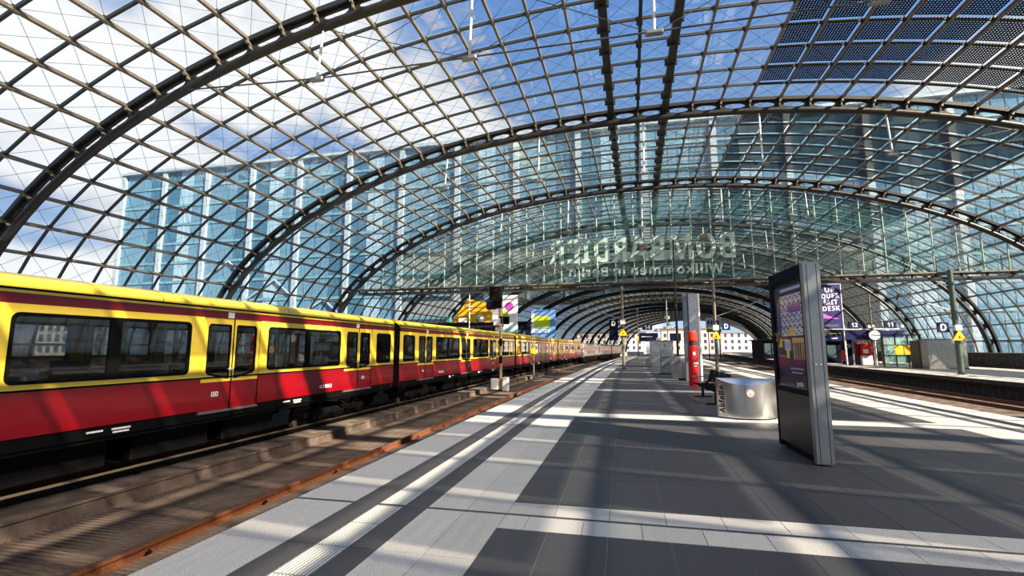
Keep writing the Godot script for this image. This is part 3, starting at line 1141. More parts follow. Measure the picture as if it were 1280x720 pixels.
func make_coach() -> Node3D:
	var L := 17.3
	var t := thing("train_coach", "yellow and red train coach", "train", Vector3.ZERO, 0.0, "coaches of the red and yellow train")
	# cells: kind, from, to
	var cells := [["w", 0.22, 1.25], ["d", 1.5, 3.05], ["ww", 3.25, 6.2], ["d", 6.4, 7.9], ["ww", 8.15, 10.95], ["d", 11.2, 12.7], ["ww", 12.95, 15.75], ["w", 15.95, 17.05]]
	var hw := 1.5
	for sx in [-1.0, 1.0]:
		var T := side_t(sx, hw - 0.06, L)
		var prev := 0.0
		var pill := MB.new()
		var low := MB.new()
		var run := [0.0, 0.0]
		for c in cells:
			var a: float = c[1]
			var b: float = c[2]
			if a > prev:
				pill = MB.new()
				pill.ext(rect(prev, 0.98, a, 2.15), T, 0.06)
				part(t, "window_post", pill, M.train_yellow)
				if run[1] > run[0]: run[1] = a
				else: run = [prev, a]
			prev = b
			if c[0] == "d":
				make_door(t, T, a, b)
				low = MB.new()
				low.ext(rect(run[0], 0.35, run[1], 0.965), T, 0.06)
				part(t, "lower_panel", low, M.train_red)
				run = [b, b]
				continue
			run[1] = b
			var wall := MB.new()
			wall.ring(rect(a, 0.98, b, 2.15), rrect(a + 0.03, 1.06, b - 0.03, 2.03, 0.1), T, 0.06)
			part(t, "window_surround", wall, M.train_yellow)
			var fr := MB.new()
			fr.ring(rrect(a + 0.025, 1.055, b - 0.025, 2.035, 0.1), rrect(a + 0.075, 1.105, b - 0.075, 1.985, 0.07), T.translated_local(Vector3(0, 0, 0.02)), 0.047)
			if c[0] == "ww":
				var m := (a + b) / 2
				fr.ext(rect(m - 0.09, 1.1, m + 0.09, 1.99), T.translated_local(Vector3(0, 0, 0.02)), 0.045)
			var wn := part(t, "window", fr, M.rubber)
			var pn := MB.new()
			if c[0] == "ww":
				var m := (a + b) / 2
				pn.ext(rrect(a + 0.07, 1.1, m - 0.085, 1.99, 0.06), T.translated_local(Vector3(0, 0, 0.035)), 0.012)
				part(wn, "pane", pn, M.train_glass)
				pn = MB.new()
				pn.ext(rrect(m + 0.085, 1.1, b - 0.07, 1.99, 0.06), T.translated_local(Vector3(0, 0, 0.035)), 0.012)
			else:
				pn.ext(rrect(a + 0.07, 1.1, b - 0.07, 1.99, 0.06), T.translated_local(Vector3(0, 0, 0.035)), 0.012)
			part(wn, "pane", pn, M.train_glass)
		pill = MB.new()
		pill.ext(rect(prev, 0.98, L, 2.15), T, 0.06)
		low = MB.new()
		low.ext(rect(run[0], 0.35, L, 0.965), T, 0.06)
		part(t, "window_post", pill, M.train_yellow)
		part(t, "lower_panel", low, M.train_red)
		var sill := MB.new()
		sill.ext(rect(0, 0.955, L, 0.985), T.translated_local(Vector3(0, 0, 0.03)), 0.034)
		part(t, "sill_line", sill, M.black)
		var band := MB.new()
		band.ext(rect(0, 2.15, L, 2.295), T, 0.062)
		part(t, "upper_stripe", band, M.train_dark_red)
		var yl := MB.new()
		yl.ext(rect(0, 2.295, L, 2.34), T, 0.06)
		yl.ext(rect(0, 2.36, L, 2.375), T, 0.06)
		part(t, "cornice", yl, M.train_yellow)
		var gut := MB.new()
		gut.ext(rect(0, 2.335, L, 2.365), T, 0.075)
		part(t, "gutter", gut, M.black)
		# number and operator marks
		var out := T.translated_local(Vector3(0, 0, 0.062))
		var num := Transform3D(out.basis, out * Vector3(3.9, 0.52, 0))
		var face := Basis(Vector3(0, 0, -sx), Vector3(0, 1, 0), Vector3(sx, 0, 0))
		text(t, "number", "482 056-2", 0.09, M.white, Transform3D(face, num.origin), 0.004, true)
		for u in [2.0, 7.55, 11.9]:
			var mk := MB.new()
			mk.ring(rrect(u - 0.08, 0.6, u + 0.08, 0.69, 0.015), rrect(u - 0.065, 0.615, u + 0.065, 0.675, 0.01), out, 0.003)
			var mo := part(t, "operator_mark", mk, M.white)
			text(mo, "letters", "DB", 0.045, M.white, Transform3D(face, out * Vector3(u, 0.645, 0)), 0.003, true)
		for u in [5.0, 9.3, 12.0]:
			var mk := MB.new()
			for q in [[0.0, 0.27, 0.3], [0.0, 0.22, 0.26], [0.4, 0.27, 0.24]]:
				mk.box(Vector3(sx * (hw - 0.028), q[1], -L / 2 + u + q[0]), Vector3(0.006, 0.028, q[2]))
			part(t, "marking", mk, M.white)
		var sk := MB.new()
		sk.ext(rect(0.1, 0.17, L - 0.1, 0.35), T.translated_local(Vector3(0, 0, -0.02)), 0.05)
		part(t, "skirt", sk, M.underframe)
	# roof, rounded at the eaves
	var prof_ := PackedVector2Array([Vector2(1.5, 2.37), Vector2(1.485, 2.43), Vector2(1.44, 2.49), Vector2(1.36, 2.54), Vector2(1.2, 2.585), Vector2(0.8, 2.615), Vector2(0.0, 2.63)])
	var outline := PackedVector2Array()
	for p in prof_: outline.append(p)
	for i in range(prof_.size() - 2, -1, -1): outline.append(Vector2(-prof_[i].x, prof_[i].y))
	outline.append(Vector2(-1.4, 2.34))
	outline.append(Vector2(1.4, 2.34))
	var rf := MB.new()
	for i in outline.size() - 3:
		var p := outline[i]
		var q := outline[i + 1]
		var nn := func(k: int) -> Vector3:
			var e := outline[mini(k + 1, outline.size() - 3)] - outline[maxi(k - 1, 0)]
			var m := Vector2(e.y, -e.x).normalized()
			return Vector3(m.x, m.y, 0) if m.y >= 0 or absf(m.x) > 0.9 else Vector3(-m.x, -m.y, 0)
		rf.smooth_quad(Vector3(p.x, p.y, -L / 2), Vector3(q.x, q.y, -L / 2), Vector3(q.x, q.y, L / 2), Vector3(p.x, p.y, L / 2), nn.call(i), nn.call(i + 1), nn.call(i + 1), nn.call(i))
	rf.ext(outline, Transform3D(Basis.IDENTITY, Vector3(0, 0, L / 2 - 0.01)), 0.01)
	rf.ext(outline, Transform3D(Basis.IDENTITY, Vector3(0, 0, -L / 2)), 0.01)
	rf.span(Vector3(-1.42, 2.33, -L / 2), Vector3(1.42, 2.345, L / 2))
	part(t, "roof", rf, M.train_yellow)
	for k in 5:
		var sm := MB.new()
		var z := -L / 2 + 2.2 + k * 3.3
		for i in outline.size() - 3:
			sm.bar(Vector3(outline[i].x * 1.003, outline[i].y + 0.002, z), Vector3(outline[i + 1].x * 1.003, outline[i + 1].y + 0.002, z), 0.012, 0.008, Vector3.BACK)
		part(t, "roof_seam", sm, mat("seam_yellow", Color(0.62, 0.5, 0.12), 0.5) if not M.has("seam_yellow") else M.seam_yellow)
	var fl := MB.new()
	fl.span(Vector3(-1.42, 0.1, -L / 2 + 0.05), Vector3(1.42, 0.24, L / 2 - 0.05))
	part(t, "floor_plate", fl, M.underframe)
	for sz in [-1.0, 1.0]:
		var en := MB.new()
		en.ring(rect(-1.48, 0.2, 1.48, 2.36), rect(-0.7, 0.25, 0.7, 2.2), Transform3D(Basis.IDENTITY, Vector3(0, 0, sz * (L / 2 - 0.03) - 0.02)), 0.05)
		part(t, "end_wall", en, M.train_dark_red)
	# interior: seats in facing pairs, partitions, poles
	for z in [-4.7, -3.2, 0.1, 1.6, 5.0, 6.5]:
		for sx in [-1.0, 1.0]:
			var s := MB.new()
			s.cham(Vector3(sx * 0.92, 0.62, z), Vector3(0.95, 0.14, 0.45), 0.03)
			var b: float = 0.24 if z in [-4.7, 0.1, 5.0] else -0.24
			s.cham(Vector3(sx * 0.92, 0.95, z - b), Vector3(0.95, 0.72, 0.1), 0.03)
			part(t, "seat", s, M.seat_cloth)
	for z in [-6.9, -5.55, -2.2, -0.8, 2.6, 4.0]:
		var p := MB.new()
		p.tube(Vector3(0.75, 0.24, z), Vector3(0.75, 2.3, z), 0.02, 6)
		p.tube(Vector3(-0.75, 0.24, z), Vector3(-0.75, 2.3, z), 0.02, 6)
		part(t, "grab_pole", p, M.aluminium)
	# running gear
	for bz in [-5.9, 5.9]:
		var bg := MB.new()
		for sx in [-1.0, 1.0]:
			bg.cham(Vector3(sx * 1.08, -0.22, bz), Vector3(0.14, 0.2, 2.9), 0.03)
			bg.cham(Vector3(sx * 1.12, -0.33, bz), Vector3(0.2, 0.22, 0.5), 0.03)
			for az in [-1.1, 1.1]:
				bg.tube(Vector3(sx * 1.02, -0.34, bz + az), Vector3(sx * 1.2, -0.34, bz + az), 0.13, 10)
				bg.tube(Vector3(sx * 1.12, -0.2, bz + az * 0.75), Vector3(sx * 1.12, 0.1, bz + az * 0.75), 0.07, 8)
			bg.tube(Vector3(sx * 1.25, -0.28, bz - 0.45), Vector3(sx * 1.3, 0.1, bz + 0.2), 0.035, 6)
		bg.cham(Vector3(0, -0.15, bz), Vector3(2.2, 0.2, 0.5), 0.03)
		var bo := part(t, "bogie", bg, M.underframe)
		for az in [-1.1, 1.1]:
			for sx in [-1.0, 1.0]:
				var wh := MB.new()
				wh.tube(Vector3(sx * 0.68, -0.34, bz + az), Vector3(sx * 0.8, -0.34, bz + az), 0.42, 20)
				part(bo, "wheel", wh, mat("wheel_steel", Color(0.25, 0.22, 0.2), 0.5, 0.5) if not M.has("wheel_steel") else M.wheel_steel)
	for e in [[-2.6, 1.5], [-0.7, 1.6], [1.6, 2.2]]:
		var eb := MB.new()
		eb.cham(Vector3(0, -0.16, e[0]), Vector3(2.1, 0.5, e[1]), 0.04)
		part(t, "equipment_box", eb, M.underframe)
	return t

func make_door(t: Node3D, T: Transform3D, a: float, b: float) -> void:
	var m := (a + b) / 2
	var inn := T.translated_local(Vector3(0, 0, -0.005))
	for h in 2:
		var x0 := a + 0.02 if h == 0 else m + 0.015
		var x1 := m - 0.015 if h == 0 else b - 0.02
		var lf := MB.new()
		# the pane ends in a slanted, rounded foot that is lowest at the meeting edge
		var o0 := x0 + 0.09 if h == 0 else x0 + 0.05
		var o1 := x1 - 0.05 if h == 0 else x1 - 0.09
		var hole := PackedVector2Array()
		if h == 0:
			hole = PackedVector2Array([Vector2(o0 + 0.05, 2.03), Vector2(o0, 1.96), Vector2(o0, 1.08), Vector2(o0 + 0.06, 1.02), Vector2(o1 - 0.05, 0.93), Vector2(o1, 0.93), Vector2(o1, 2.0), Vector2(o1 - 0.03, 2.03)])
		else:
			hole = PackedVector2Array([Vector2(o0 + 0.03, 2.03), Vector2(o0, 2.0), Vector2(o0, 0.93), Vector2(o0 + 0.05, 0.93), Vector2(o1 - 0.06, 1.02), Vector2(o1, 1.08), Vector2(o1, 1.96), Vector2(o1 - 0.05, 2.03)])
		lf.ring(rect(x0, 0.88, x1, 2.15), hole, inn, 0.05)
		var leaf := part(t, "door_leaf", lf, M.train_yellow)
		var c := Vector2.ZERO
		for p in hole: c += p / hole.size()
		var inner := PackedVector2Array()
		for p in hole: inner.append(p + (c - p).normalized() * 0.04)
		var fr := MB.new()
		fr.ring(hole, inner, inn, 0.056)
		part(leaf, "seal", fr, M.rubber)
		var g := MB.new()
		g.ext(inner, inn.translated_local(Vector3(0, 0, 0.03)), 0.01)
		part(leaf, "pane", g, M.train_glass)
		var lo := MB.new()
		lo.ext(rect(x0, 0.30, x1, 0.965), inn, 0.045)
		part(leaf, "lower_panel", lo, M.train_red)
		# the yellow foot of the leaf between sill line and pane is covered by the red panel outside the pane
	var gap := MB.new()
	gap.ext(rect(m - 0.016, 0.32, m + 0.016, 2.15), inn, 0.052)
	gap.ext(rect(a - 0.005, 0.32, a + 0.02, 2.15), inn, 0.04)
	gap.ext(rect(b - 0.02, 0.32, b + 0.005, 2.15), inn, 0.04)
	part(t, "door_seal", gap, M.rubber)
	var step := MB.new()
	step.ext(rect(a, 0.28, b, 0.325), T, 0.075)
	part(t, "door_step", step, M.aluminium)
	var sg := MB.new()
	sg.ext(rect(m + 0.04, 2.165, m + 0.2, 2.28), T, 0.068)
	part(t, "door_sign", sg, M.white)
	var bt := MB.new()
	bt.ext(disc(Vector2(m + 0.05, 1.12), 0.035, 12), T, 0.062)
	part(t, "door_button", bt, M.white)

func build_train() -> void:
	var proto := make_coach()
	var says := ["yellow and red train coach whose wide window pair stands beside the track signalless stretch", "", "", ""]
	says = ["first yellow and red coach, before the black gangway joint opposite the pale waste bin", "second yellow and red coach, between the first gangway joint and the signal mast", "third yellow and red coach, just past the signal mast", "last yellow and red coach, coupled before the silver train"]
	var ds := [7.0, 24.8, 42.6, 60.4]
	for i in 4:
		var d: float = ds[i]
		var at := Vector3(-9.4 + bend(d), 0, -d)
		var turn := heading(d) + (PI if i % 2 == 1 else 0.0)
		if i == 0:
			proto.position = at
			proto.rotation.y = turn
			proto.set_meta("label", says[0])
		else:
			copy(proto, at, turn, says[i])
	for i in 3:
		var d: float = (ds[i] + ds[i + 1]) / 2
		var g := thing("gangway_bellows", ["black rubber gangway bellows joining the first two coaches", "black rubber gangway bellows joining the two coaches by the signal mast", "black rubber gangway bellows joining the last two coaches"][i], "bellows", Vector3(-9.4 + bend(d), 0, -d), heading(d), "gangway bellows of the train")
		for k in 5:
			var mb := MB.new()
			var w := 1.47 if k % 2 == 0 else 1.40
			mb.ring(rrect(-w, 0.1, w, 2.48 if k % 2 == 0 else 2.42, 0.25), rrect(-1.2, 0.3, 1.2, 2.2, 0.15), Transform3D(Basis.IDENTITY, Vector3(0, 0, -0.19 + k * 0.076)), 0.076)
			part(g, "fold", mb, M.rubber)
	# a silver train standing further along the same track
	mat("train_silver", Color(0.66, 0.63, 0.64), 0.35, 0.4)
	mat("train_window_dark", Color(0.08, 0.08, 0.09), 0.15)
	var s := thing("silver_coach", "first silver train coach, standing next to the yellow and red train", "train", Vector3.ZERO, 0.0, "coaches of the silver train")
	var b := MB.new()
	b.cham(Vector3(0, 1.15, 0), Vector3(2.9, 2.2, 17.2), 0.25)
	part(s, "body", b, M.train_silver)
	var sk := MB.new()
	sk.cham(Vector3(0, -0.2, 0), Vector3(2.5, 0.7, 15.5), 0.05)
	part(s, "running_gear", sk, M.underframe)
	for k in 11:
		for sx in [-1.0, 1.0]:
			var wn := MB.new()
			wn.cham(Vector3(sx * 1.44, 1.45, -7.5 + k * 1.5), Vector3(0.06, 0.85, 1.05), 0.02)
			part(s, "window", wn, M.train_window_dark)
	for k in 3:
		var d := 80.0 + k * 18.0
		var at := Vector3(-9.4 + bend(d), 0, -d)
		if k == 0:
			s.position = at
			s.rotation.y = heading(d)
		else:
			copy(s, at, heading(d), ["", "middle coach of the silver train", "last coach of the silver train, at the far end"][k])

# ---------------------------------------------------------------- things on the platform
func fill(im: Image, x: float, y: float, w: float, h: float, c: Color) -> void:
	im.fill_rect(Rect2i(int(x), int(y), int(w), int(h)), c)

func poster_image() -> Image:
	var im := Image.create(256, 320, false, Image.FORMAT_RGBA8)
	im.fill(Color(0.03, 0.05, 0.20))
	var rng := RandomNumberGenerator.new()
	rng.seed = 2
	# pale printed block with wavy dark lines
	fill(im, 52, 30, 200, 130, Color(0.80, 0.80, 0.88))
	for k in 7:
		for x in range(52, 252):
			var y := 40.0 + k * 18 + 5.0 * sin(x * 0.16 + k * 1.7)
			fill(im, x, y, 1, 4 + (k % 2) * 2, Color(0.22, 0.2, 0.42))
	fill(im, 120, 62, 110, 26, Color(0.55, 0.30, 0.68))
	fill(im, 60, 8, 180, 10, Color(0.75, 0.77, 0.9))
	fill(im, 20, 50, 16, 100, Color(0.35, 0.42, 0.7))
	fill(im, 120, 132, 40, 26, Color(0.92, 0.80, 0.25))
	# coloured picture strip
	fill(im, 0, 166, 256, 66, Color(0.12, 0.14, 0.34))
	for y in 30:
		fill(im, 8 + (30 - y), 166 + y, 14 + y, 1, Color(0.93, 0.85, 0.15))
	fill(im, 70, 172, 58, 34, Color(0.62, 0.68, 0.85))
	fill(im, 84, 200, 26, 30, Color(0.93, 0.86, 0.15))
	for k in 5:
		fill(im, 150 + k * 20, 176, 11, 56, Color(0.72, 0.55, 0.38))
	fill(im, 142, 166, 106, 16, Color(0.85, 0.66, 0.42))
	# printed magenta field with lines of small type
	for y in 88:
		var t := y / 88.0
		fill(im, 0, 232 + y, 256, 1, Color(0.42, 0.05, 0.32).lerp(Color(0.05, 0.05, 0.22), minf(1.0, t * 1.8)))
	fill(im, 110, 258, 110, 5, Color(0.7, 0.6, 0.75))
	fill(im, 120, 270, 90, 5, Color(0.7, 0.6, 0.75))
	return im

func build_totem() -> void:
	var t := thing("information_totem", "tall grey information totem with blue posters behind glass and brushed metal edges", "totem", Vector3(2.59, 0, -7.98), 0.03)
	var hz := 0.72
	var top := 2.74
	var a := MB.new()
	a.cham(Vector3(0, top / 2 + 0.01, hz - 0.05), Vector3(0.22, top - 0.02, 0.1), 0.006)
	part(t, "edge_post", a, M.aluminium, Transform3D.IDENTITY, "brushed metal edge post")
	a = MB.new()
	a.cham(Vector3(0, top / 2 + 0.01, -hz + 0.05), Vector3(0.2, top - 0.02, 0.1), 0.006)
	part(t, "edge_post", a, M.navy)
	for x in [-0.062, 0.062]:
		var g := MB.new()
		g.box(Vector3(x, top / 2, hz + 0.0005), Vector3(0.007, top - 0.06, 0.002))
		part(t, "groove", g, M.black)
	for x in [-0.03, 0.03]:
		var lk := MB.new()
		lk.tube(Vector3(x, 1.33, hz - 0.002), Vector3(x, 1.33, hz + 0.006), 0.013, 10)
		part(t, "lock", lk, M.white_steel)
	var c := MB.new()
	c.box(Vector3(0, 1.45, 0), Vector3(0.12, 2.5, 2 * hz - 0.2))
	part(t, "core", c, M.black)
	var cap := MB.new()
	cap.cham(Vector3(0, top - 0.05, 0), Vector3(0.2, 0.1, 2 * hz - 0.2), 0.01)
	part(t, "top_cap", cap, M.navy)
	var pm := mat("poster_print", Color.WHITE, 0.5)
	pm.albedo_texture = ImageTexture.create_from_image(poster_image())
	for sx in [-1.0, 1.0]:
		var T := Transform3D(Basis(Vector3(0, 0, -sx), Vector3(0, 1, 0), Vector3(sx, 0, 0)), Vector3(sx * 0.06, 0, 0))
		if sx < 0:
			T = Transform3D(Basis(Vector3(0, 0, 1), Vector3(0, 1, 0), Vector3(-1, 0, 0)), Vector3(-0.06, 0, 0))
		var f := MB.new()
		f.ring(rect(-hz + 0.1, 0.9, hz - 0.1, 2.65), rect(-hz + 0.14, 0.96, hz - 0.14, 2.56), T, 0.045)
		part(t, "display_frame", f, M.navy)
		var p := MB.new()
		p.ext(rect(-hz + 0.14, 0.96, hz - 0.14, 2.5), T, 0.012)
		part(t, "poster", p, pm)
		text(t, "poster_lettering", "gmbls", 0.06, M.white, T.translated_local(Vector3(0.25, 1.03, 0.013)), 0.002, true)
		var g := MB.new()
		g.ext(rect(-hz + 0.13, 0.95, hz - 0.13, 2.57), T.translated_local(Vector3(0, 0, 0.03)), 0.008)
		part(t, "display_glass", g, M.poster_glass)
		var l := MB.new()
		l.cham(Vector3(sx * 0.075, 0.5, 0), Vector3(0.05, 0.78, 2 * hz - 0.2), 0.005)
		part(t, "lower_panel", l, M.grey_panel)
	var ft := MB.new()
	ft.box(Vector3(0, 0.05, 0), Vector3(0.08, 0.1, 2 * hz - 0.22))
	part(t, "plinth", ft, M.black)

func build_bin_and_bench() -> void:
	# waste bin: curved stainless front, sloping lid, flat ends
	var t := thing("waste_bin", "curved stainless steel waste bin lettered Abfall with no-smoking sticker", "bin", Vector3(2.72, 0, -11.75))
	var hw := 0.62
	var sag := 0.34
	var r := (hw * hw + sag * sag) / (2 * sag)
	var half := asin(hw / r)
	var body := MB.new()
	var lid := MB.new()
	var k := 20
	for i in k:
		var a0 := lerpf(-half, half, float(i) / k)
		var a1 := lerpf(-half, half, float(i + 1) / k)
		var n0 := Vector3(sin(a0), 0, cos(a0))
		var n1 := Vector3(sin(a1), 0, cos(a1))
		var p0 := n0 * r + Vector3(0, 0, sag - r)
		var p1 := n1 * r + Vector3(0, 0, sag - r)
		var h0 := 0.88 - p0.z * 0.42
		var h1 := 0.88 - p1.z * 0.42
		body.smooth_quad(p0 + Vector3(0, 0.03, 0), p1 + Vector3(0, 0.03, 0), p1 + Vector3(0, h1, 0), p0 + Vector3(0, h0, 0), n0, n1, n1, n0)
		lid.quad(Vector3(p0.x, h0, p0.z), Vector3(p1.x, h1, p1.z), Vector3(p1.x, 0.88, 0), Vector3(p0.x, 0.88, 0), Vector3.UP)
		lid.quad(Vector3(p0.x, h0 - 0.03, p0.z), Vector3(p1.x, h1 - 0.03, p1.z), Vector3(p1.x, 0.85, 0), Vector3(p0.x, 0.85, 0), Vector3.DOWN)
	body.quad(Vector3(-hw, 0.03, 0), Vector3(hw, 0.03, 0), Vector3(hw, 0.88, 0), Vector3(-hw, 0.88, 0), Vector3.FORWARD)
	part(t, "shell", body, mat("bin_steel", Color(0.70, 0.70, 0.70), 0.2, 0.9))
	part(t, "lid", lid, mat("lid_steel", Color(0.74, 0.78, 0.86), 0.25, 0.8))
	var sk := MB.new()
	sk.ext(PackedVector2Array([Vector2(-hw + 0.03, 0.02), Vector2(hw - 0.03, 0.02), Vector2(0.35, 0.22), Vector2(0, 0.3), Vector2(-0.35, 0.22)]), Transform3D(Basis(Vector3.RIGHT, Vector3.BACK, Vector3.DOWN), Vector3(0, 0.035, 0)), 0.035)
	part(t, "plinth", sk, M.black)
	var on := func(a: float, y: float, lift: float) -> Transform3D:
		var nrm := Vector3(sin(a), 0, cos(a))
		return Transform3D(Basis(Vector3(cos(a), 0, -sin(a)), Vector3.UP, nrm), nrm * (r + lift) + Vector3(0, y, sag - r))
	var ta: Transform3D = on.call(-half * 0.80, 0.36, 0.001)
	text(t, "lettering", "Abfall", 0.13, M.black, ta * Transform3D(Basis(Vector3.BACK, PI / 2), Vector3.ZERO), 0.004, true, 0.46)
	var sy := MB.new()
	sy.ring(disc(Vector2(0, 0), 0.04, 12), disc(Vector2(0, 0), 0.022, 12), on.call(-half * 0.8, 0.67, 0.001), 0.003)
	part(t, "symbol", sy, M.black)
	var sa: Transform3D = on.call(0.02, 0.57, 0.001)
	var d0 := MB.new()
	d0.ext(disc(Vector2.ZERO, 0.085), sa, 0.002)
	var dd := part(t, "sticker", d0, M.white, Transform3D.IDENTITY, "round no-smoking sticker")
	var d1 := MB.new()
	d1.ring(disc(Vector2.ZERO, 0.08), disc(Vector2.ZERO, 0.066), sa, 0.004)
	d1.ext(PackedVector2Array([Vector2(-0.052, 0.044), Vector2(-0.044, 0.052), Vector2(0.052, -0.044), Vector2(0.044, -0.052)]), sa, 0.004)
	part(dd, "red_ring", d1, M.red_paint)
	var d2 := MB.new()
	d2.ext(rect(-0.04, -0.032, 0.03, -0.018), sa, 0.003)
	part(dd, "cigarette", d2, M.black)
	# bench of black wire seats
	var b := thing("wire_bench", "black wire mesh bench of four seats between waste bin and red column", "bench", Vector3(2.55, 0, -15.4))
	var beam := MB.new()
	beam.tube(Vector3(0, 0.36, -1.5), Vector3(0, 0.36, 1.5), 0.045, 8)
	part(b, "beam", beam, M.black)
	for z in [-1.1, 1.1]:
		var lg := MB.new()
		lg.tube(Vector3(0, 0.36, z), Vector3(0, 0.03, z), 0.04, 8)
		lg.cham(Vector3(0, 0.02, z), Vector3(0.55, 0.035, 0.1), 0.01)
		part(b, "leg", lg, M.black)
	for i in 4:
		var z := -1.12 + i * 0.75
		var st := MB.new()
		# seat shell as a grid of wires along the seat curve
		var cv := [Vector2(-0.30, 0.45), Vector2(-0.26, 0.43), Vector2(-0.05, 0.40), Vector2(0.14, 0.42), Vector2(0.22, 0.50), Vector2(0.28, 0.66), Vector2(0.33, 0.84)]
		for w in 9:
			var zz := z - 0.27 + w * 0.0675
			for c in cv.size() - 1:
				st.tube(Vector3(cv[c].x, cv[c].y, zz), Vector3(cv[c + 1].x, cv[c + 1].y, zz), 0.006, 4, false)
		for c in cv.size() - 1:
			for q in 3:
				var p: Vector2 = cv[c].lerp(cv[c + 1], q / 3.0)
				st.tube(Vector3(p.x, p.y, z - 0.27), Vector3(p.x, p.y, z + 0.27), 0.005, 4, false)
		var so := part(b, "seat", st, M.black)
		var fr := MB.new()
		for c in cv.size() - 1:
			for e in [-0.285, 0.285]:
				fr.tube(Vector3(cv[c].x, cv[c].y, z + e), Vector3(cv[c + 1].x, cv[c + 1].y, z + e), 0.014, 6, false)
		fr.tube(Vector3(-0.3, 0.45, z - 0.285), Vector3(-0.3, 0.45, z + 0.285), 0.014, 6)
		fr.tube(Vector3(0.33, 0.84, z - 0.285), Vector3(0.33, 0.84, z + 0.285), 0.014, 6)
		fr.tube(Vector3(-0.02, 0.38, z), Vector3(0.0, 0.41, z), 0.02, 6)
		part(so, "seat_frame", fr, M.rubber)
	for z in [-1.5, 1.5]:
		var ar := MB.new()
		ar.tube(Vector3(0.1, 0.4, z), Vector3(0.14, 0.62, z), 0.016, 6)
		ar.tube(Vector3(0.16, 0.62, z), Vector3(-0.24, 0.62, z), 0.02, 6)
		part(b, "armrest", ar, M.aluminium)

func sign_pole(at: Vector3, high: float, arm: float, tip_y: float, label: String, letter_side: float, dark: bool, radius := 0.11) -> Node3D:
	var t := thing("catenary_pole", label, "pole", at, 0.0, "catenary poles")
	var p := MB.new()
	p.tube(Vector3(0, 0, 0), Vector3(0, high, 0), radius, 14, true, radius * 0.85)
	part(t, "pole", p, M.steel_paint if not dark else mat("green_grey", Color(0.32, 0.38, 0.34), 0.4, 0.3))
	var b := MB.new()
	b.tube(Vector3(0, 0, 0), Vector3(0, 0.03, 0), radius + 0.1, 14)
	part(t, "base_plate", b, M.aluminium)
	var c := MB.new()
	c.tube(Vector3(signf(arm) * radius, tip_y - 1.05, 0), Vector3(arm, tip_y, 0), 0.035, 8)
	c.tube(Vector3(arm, tip_y, 0), Vector3(0, minf(high - 0.15, tip_y + 0.75), 0), 0.02, 6)
	part(t, "cantilever", c, M.aluminium)
	var ins := MB.new()
	ins.tube(Vector3(arm, tip_y, 0), Vector3(arm + 0.15 * signf(arm), tip_y - 0.35, 0), 0.05, 8)
	part(t, "insulator", ins, M.grey_panel)
	return t

func warning(t: Node3D, y: float, s: float, z: float) -> void:
	var tri := MB.new()
	tri.ext(PackedVector2Array([Vector2(-s, 0), Vector2(s, 0), Vector2(s * 0.08, s * 1.6), Vector2(-s * 0.08, s * 1.6)]), Transform3D(Basis.IDENTITY, Vector3(0, y, z)), 0.02)
	var w := part(t, "warning_sign", tri, M.yellow_sign, Transform3D.IDENTITY, "yellow warning triangle")
	var f := MB.new()
	f.ext(PackedVector2Array([Vector2(0.06, 0.55) * s * 1.6, Vector2(-0.14, 0.26) * s * 1.6, Vector2(0.0, 0.28) * s * 1.6, Vector2(-0.04, 0.1) * s * 1.6, Vector2(0.14, 0.36) * s * 1.6, Vector2(0.02, 0.34) * s * 1.6]), Transform3D(Basis.IDENTITY, Vector3(0, y, z + 0.02)), 0.006)
	part(w, "flash", f, M.black)

func sector_sign(at: Vector3, w: float, h: float, m: Material, label: String, letter: String, ly: float, lh: float) -> void:
	var t := thing("sector_sign", label, "sign", at, 0.0, "sector signs with the letter D")
	var b := MB.new()
	b.cham(Vector3.ZERO, Vector3(w, h, 0.12), 0.015)
	part(t, "board", b, m)
	for s in [-1.0, 1.0]:
		text(t, "letter", letter, lh, M.white, Transform3D(Basis(Vector3.UP, 0.0 if s > 0 else PI), Vector3(0, ly, s * 0.062)), 0.008, true)

func white_box(t: Node3D, y: float, z: float) -> void:
	var b := MB.new()
	b.cham(Vector3(0, y, z), Vector3(0.36, 0.34, 0.2), 0.02)
	part(t, "junction_box", b, M.white)

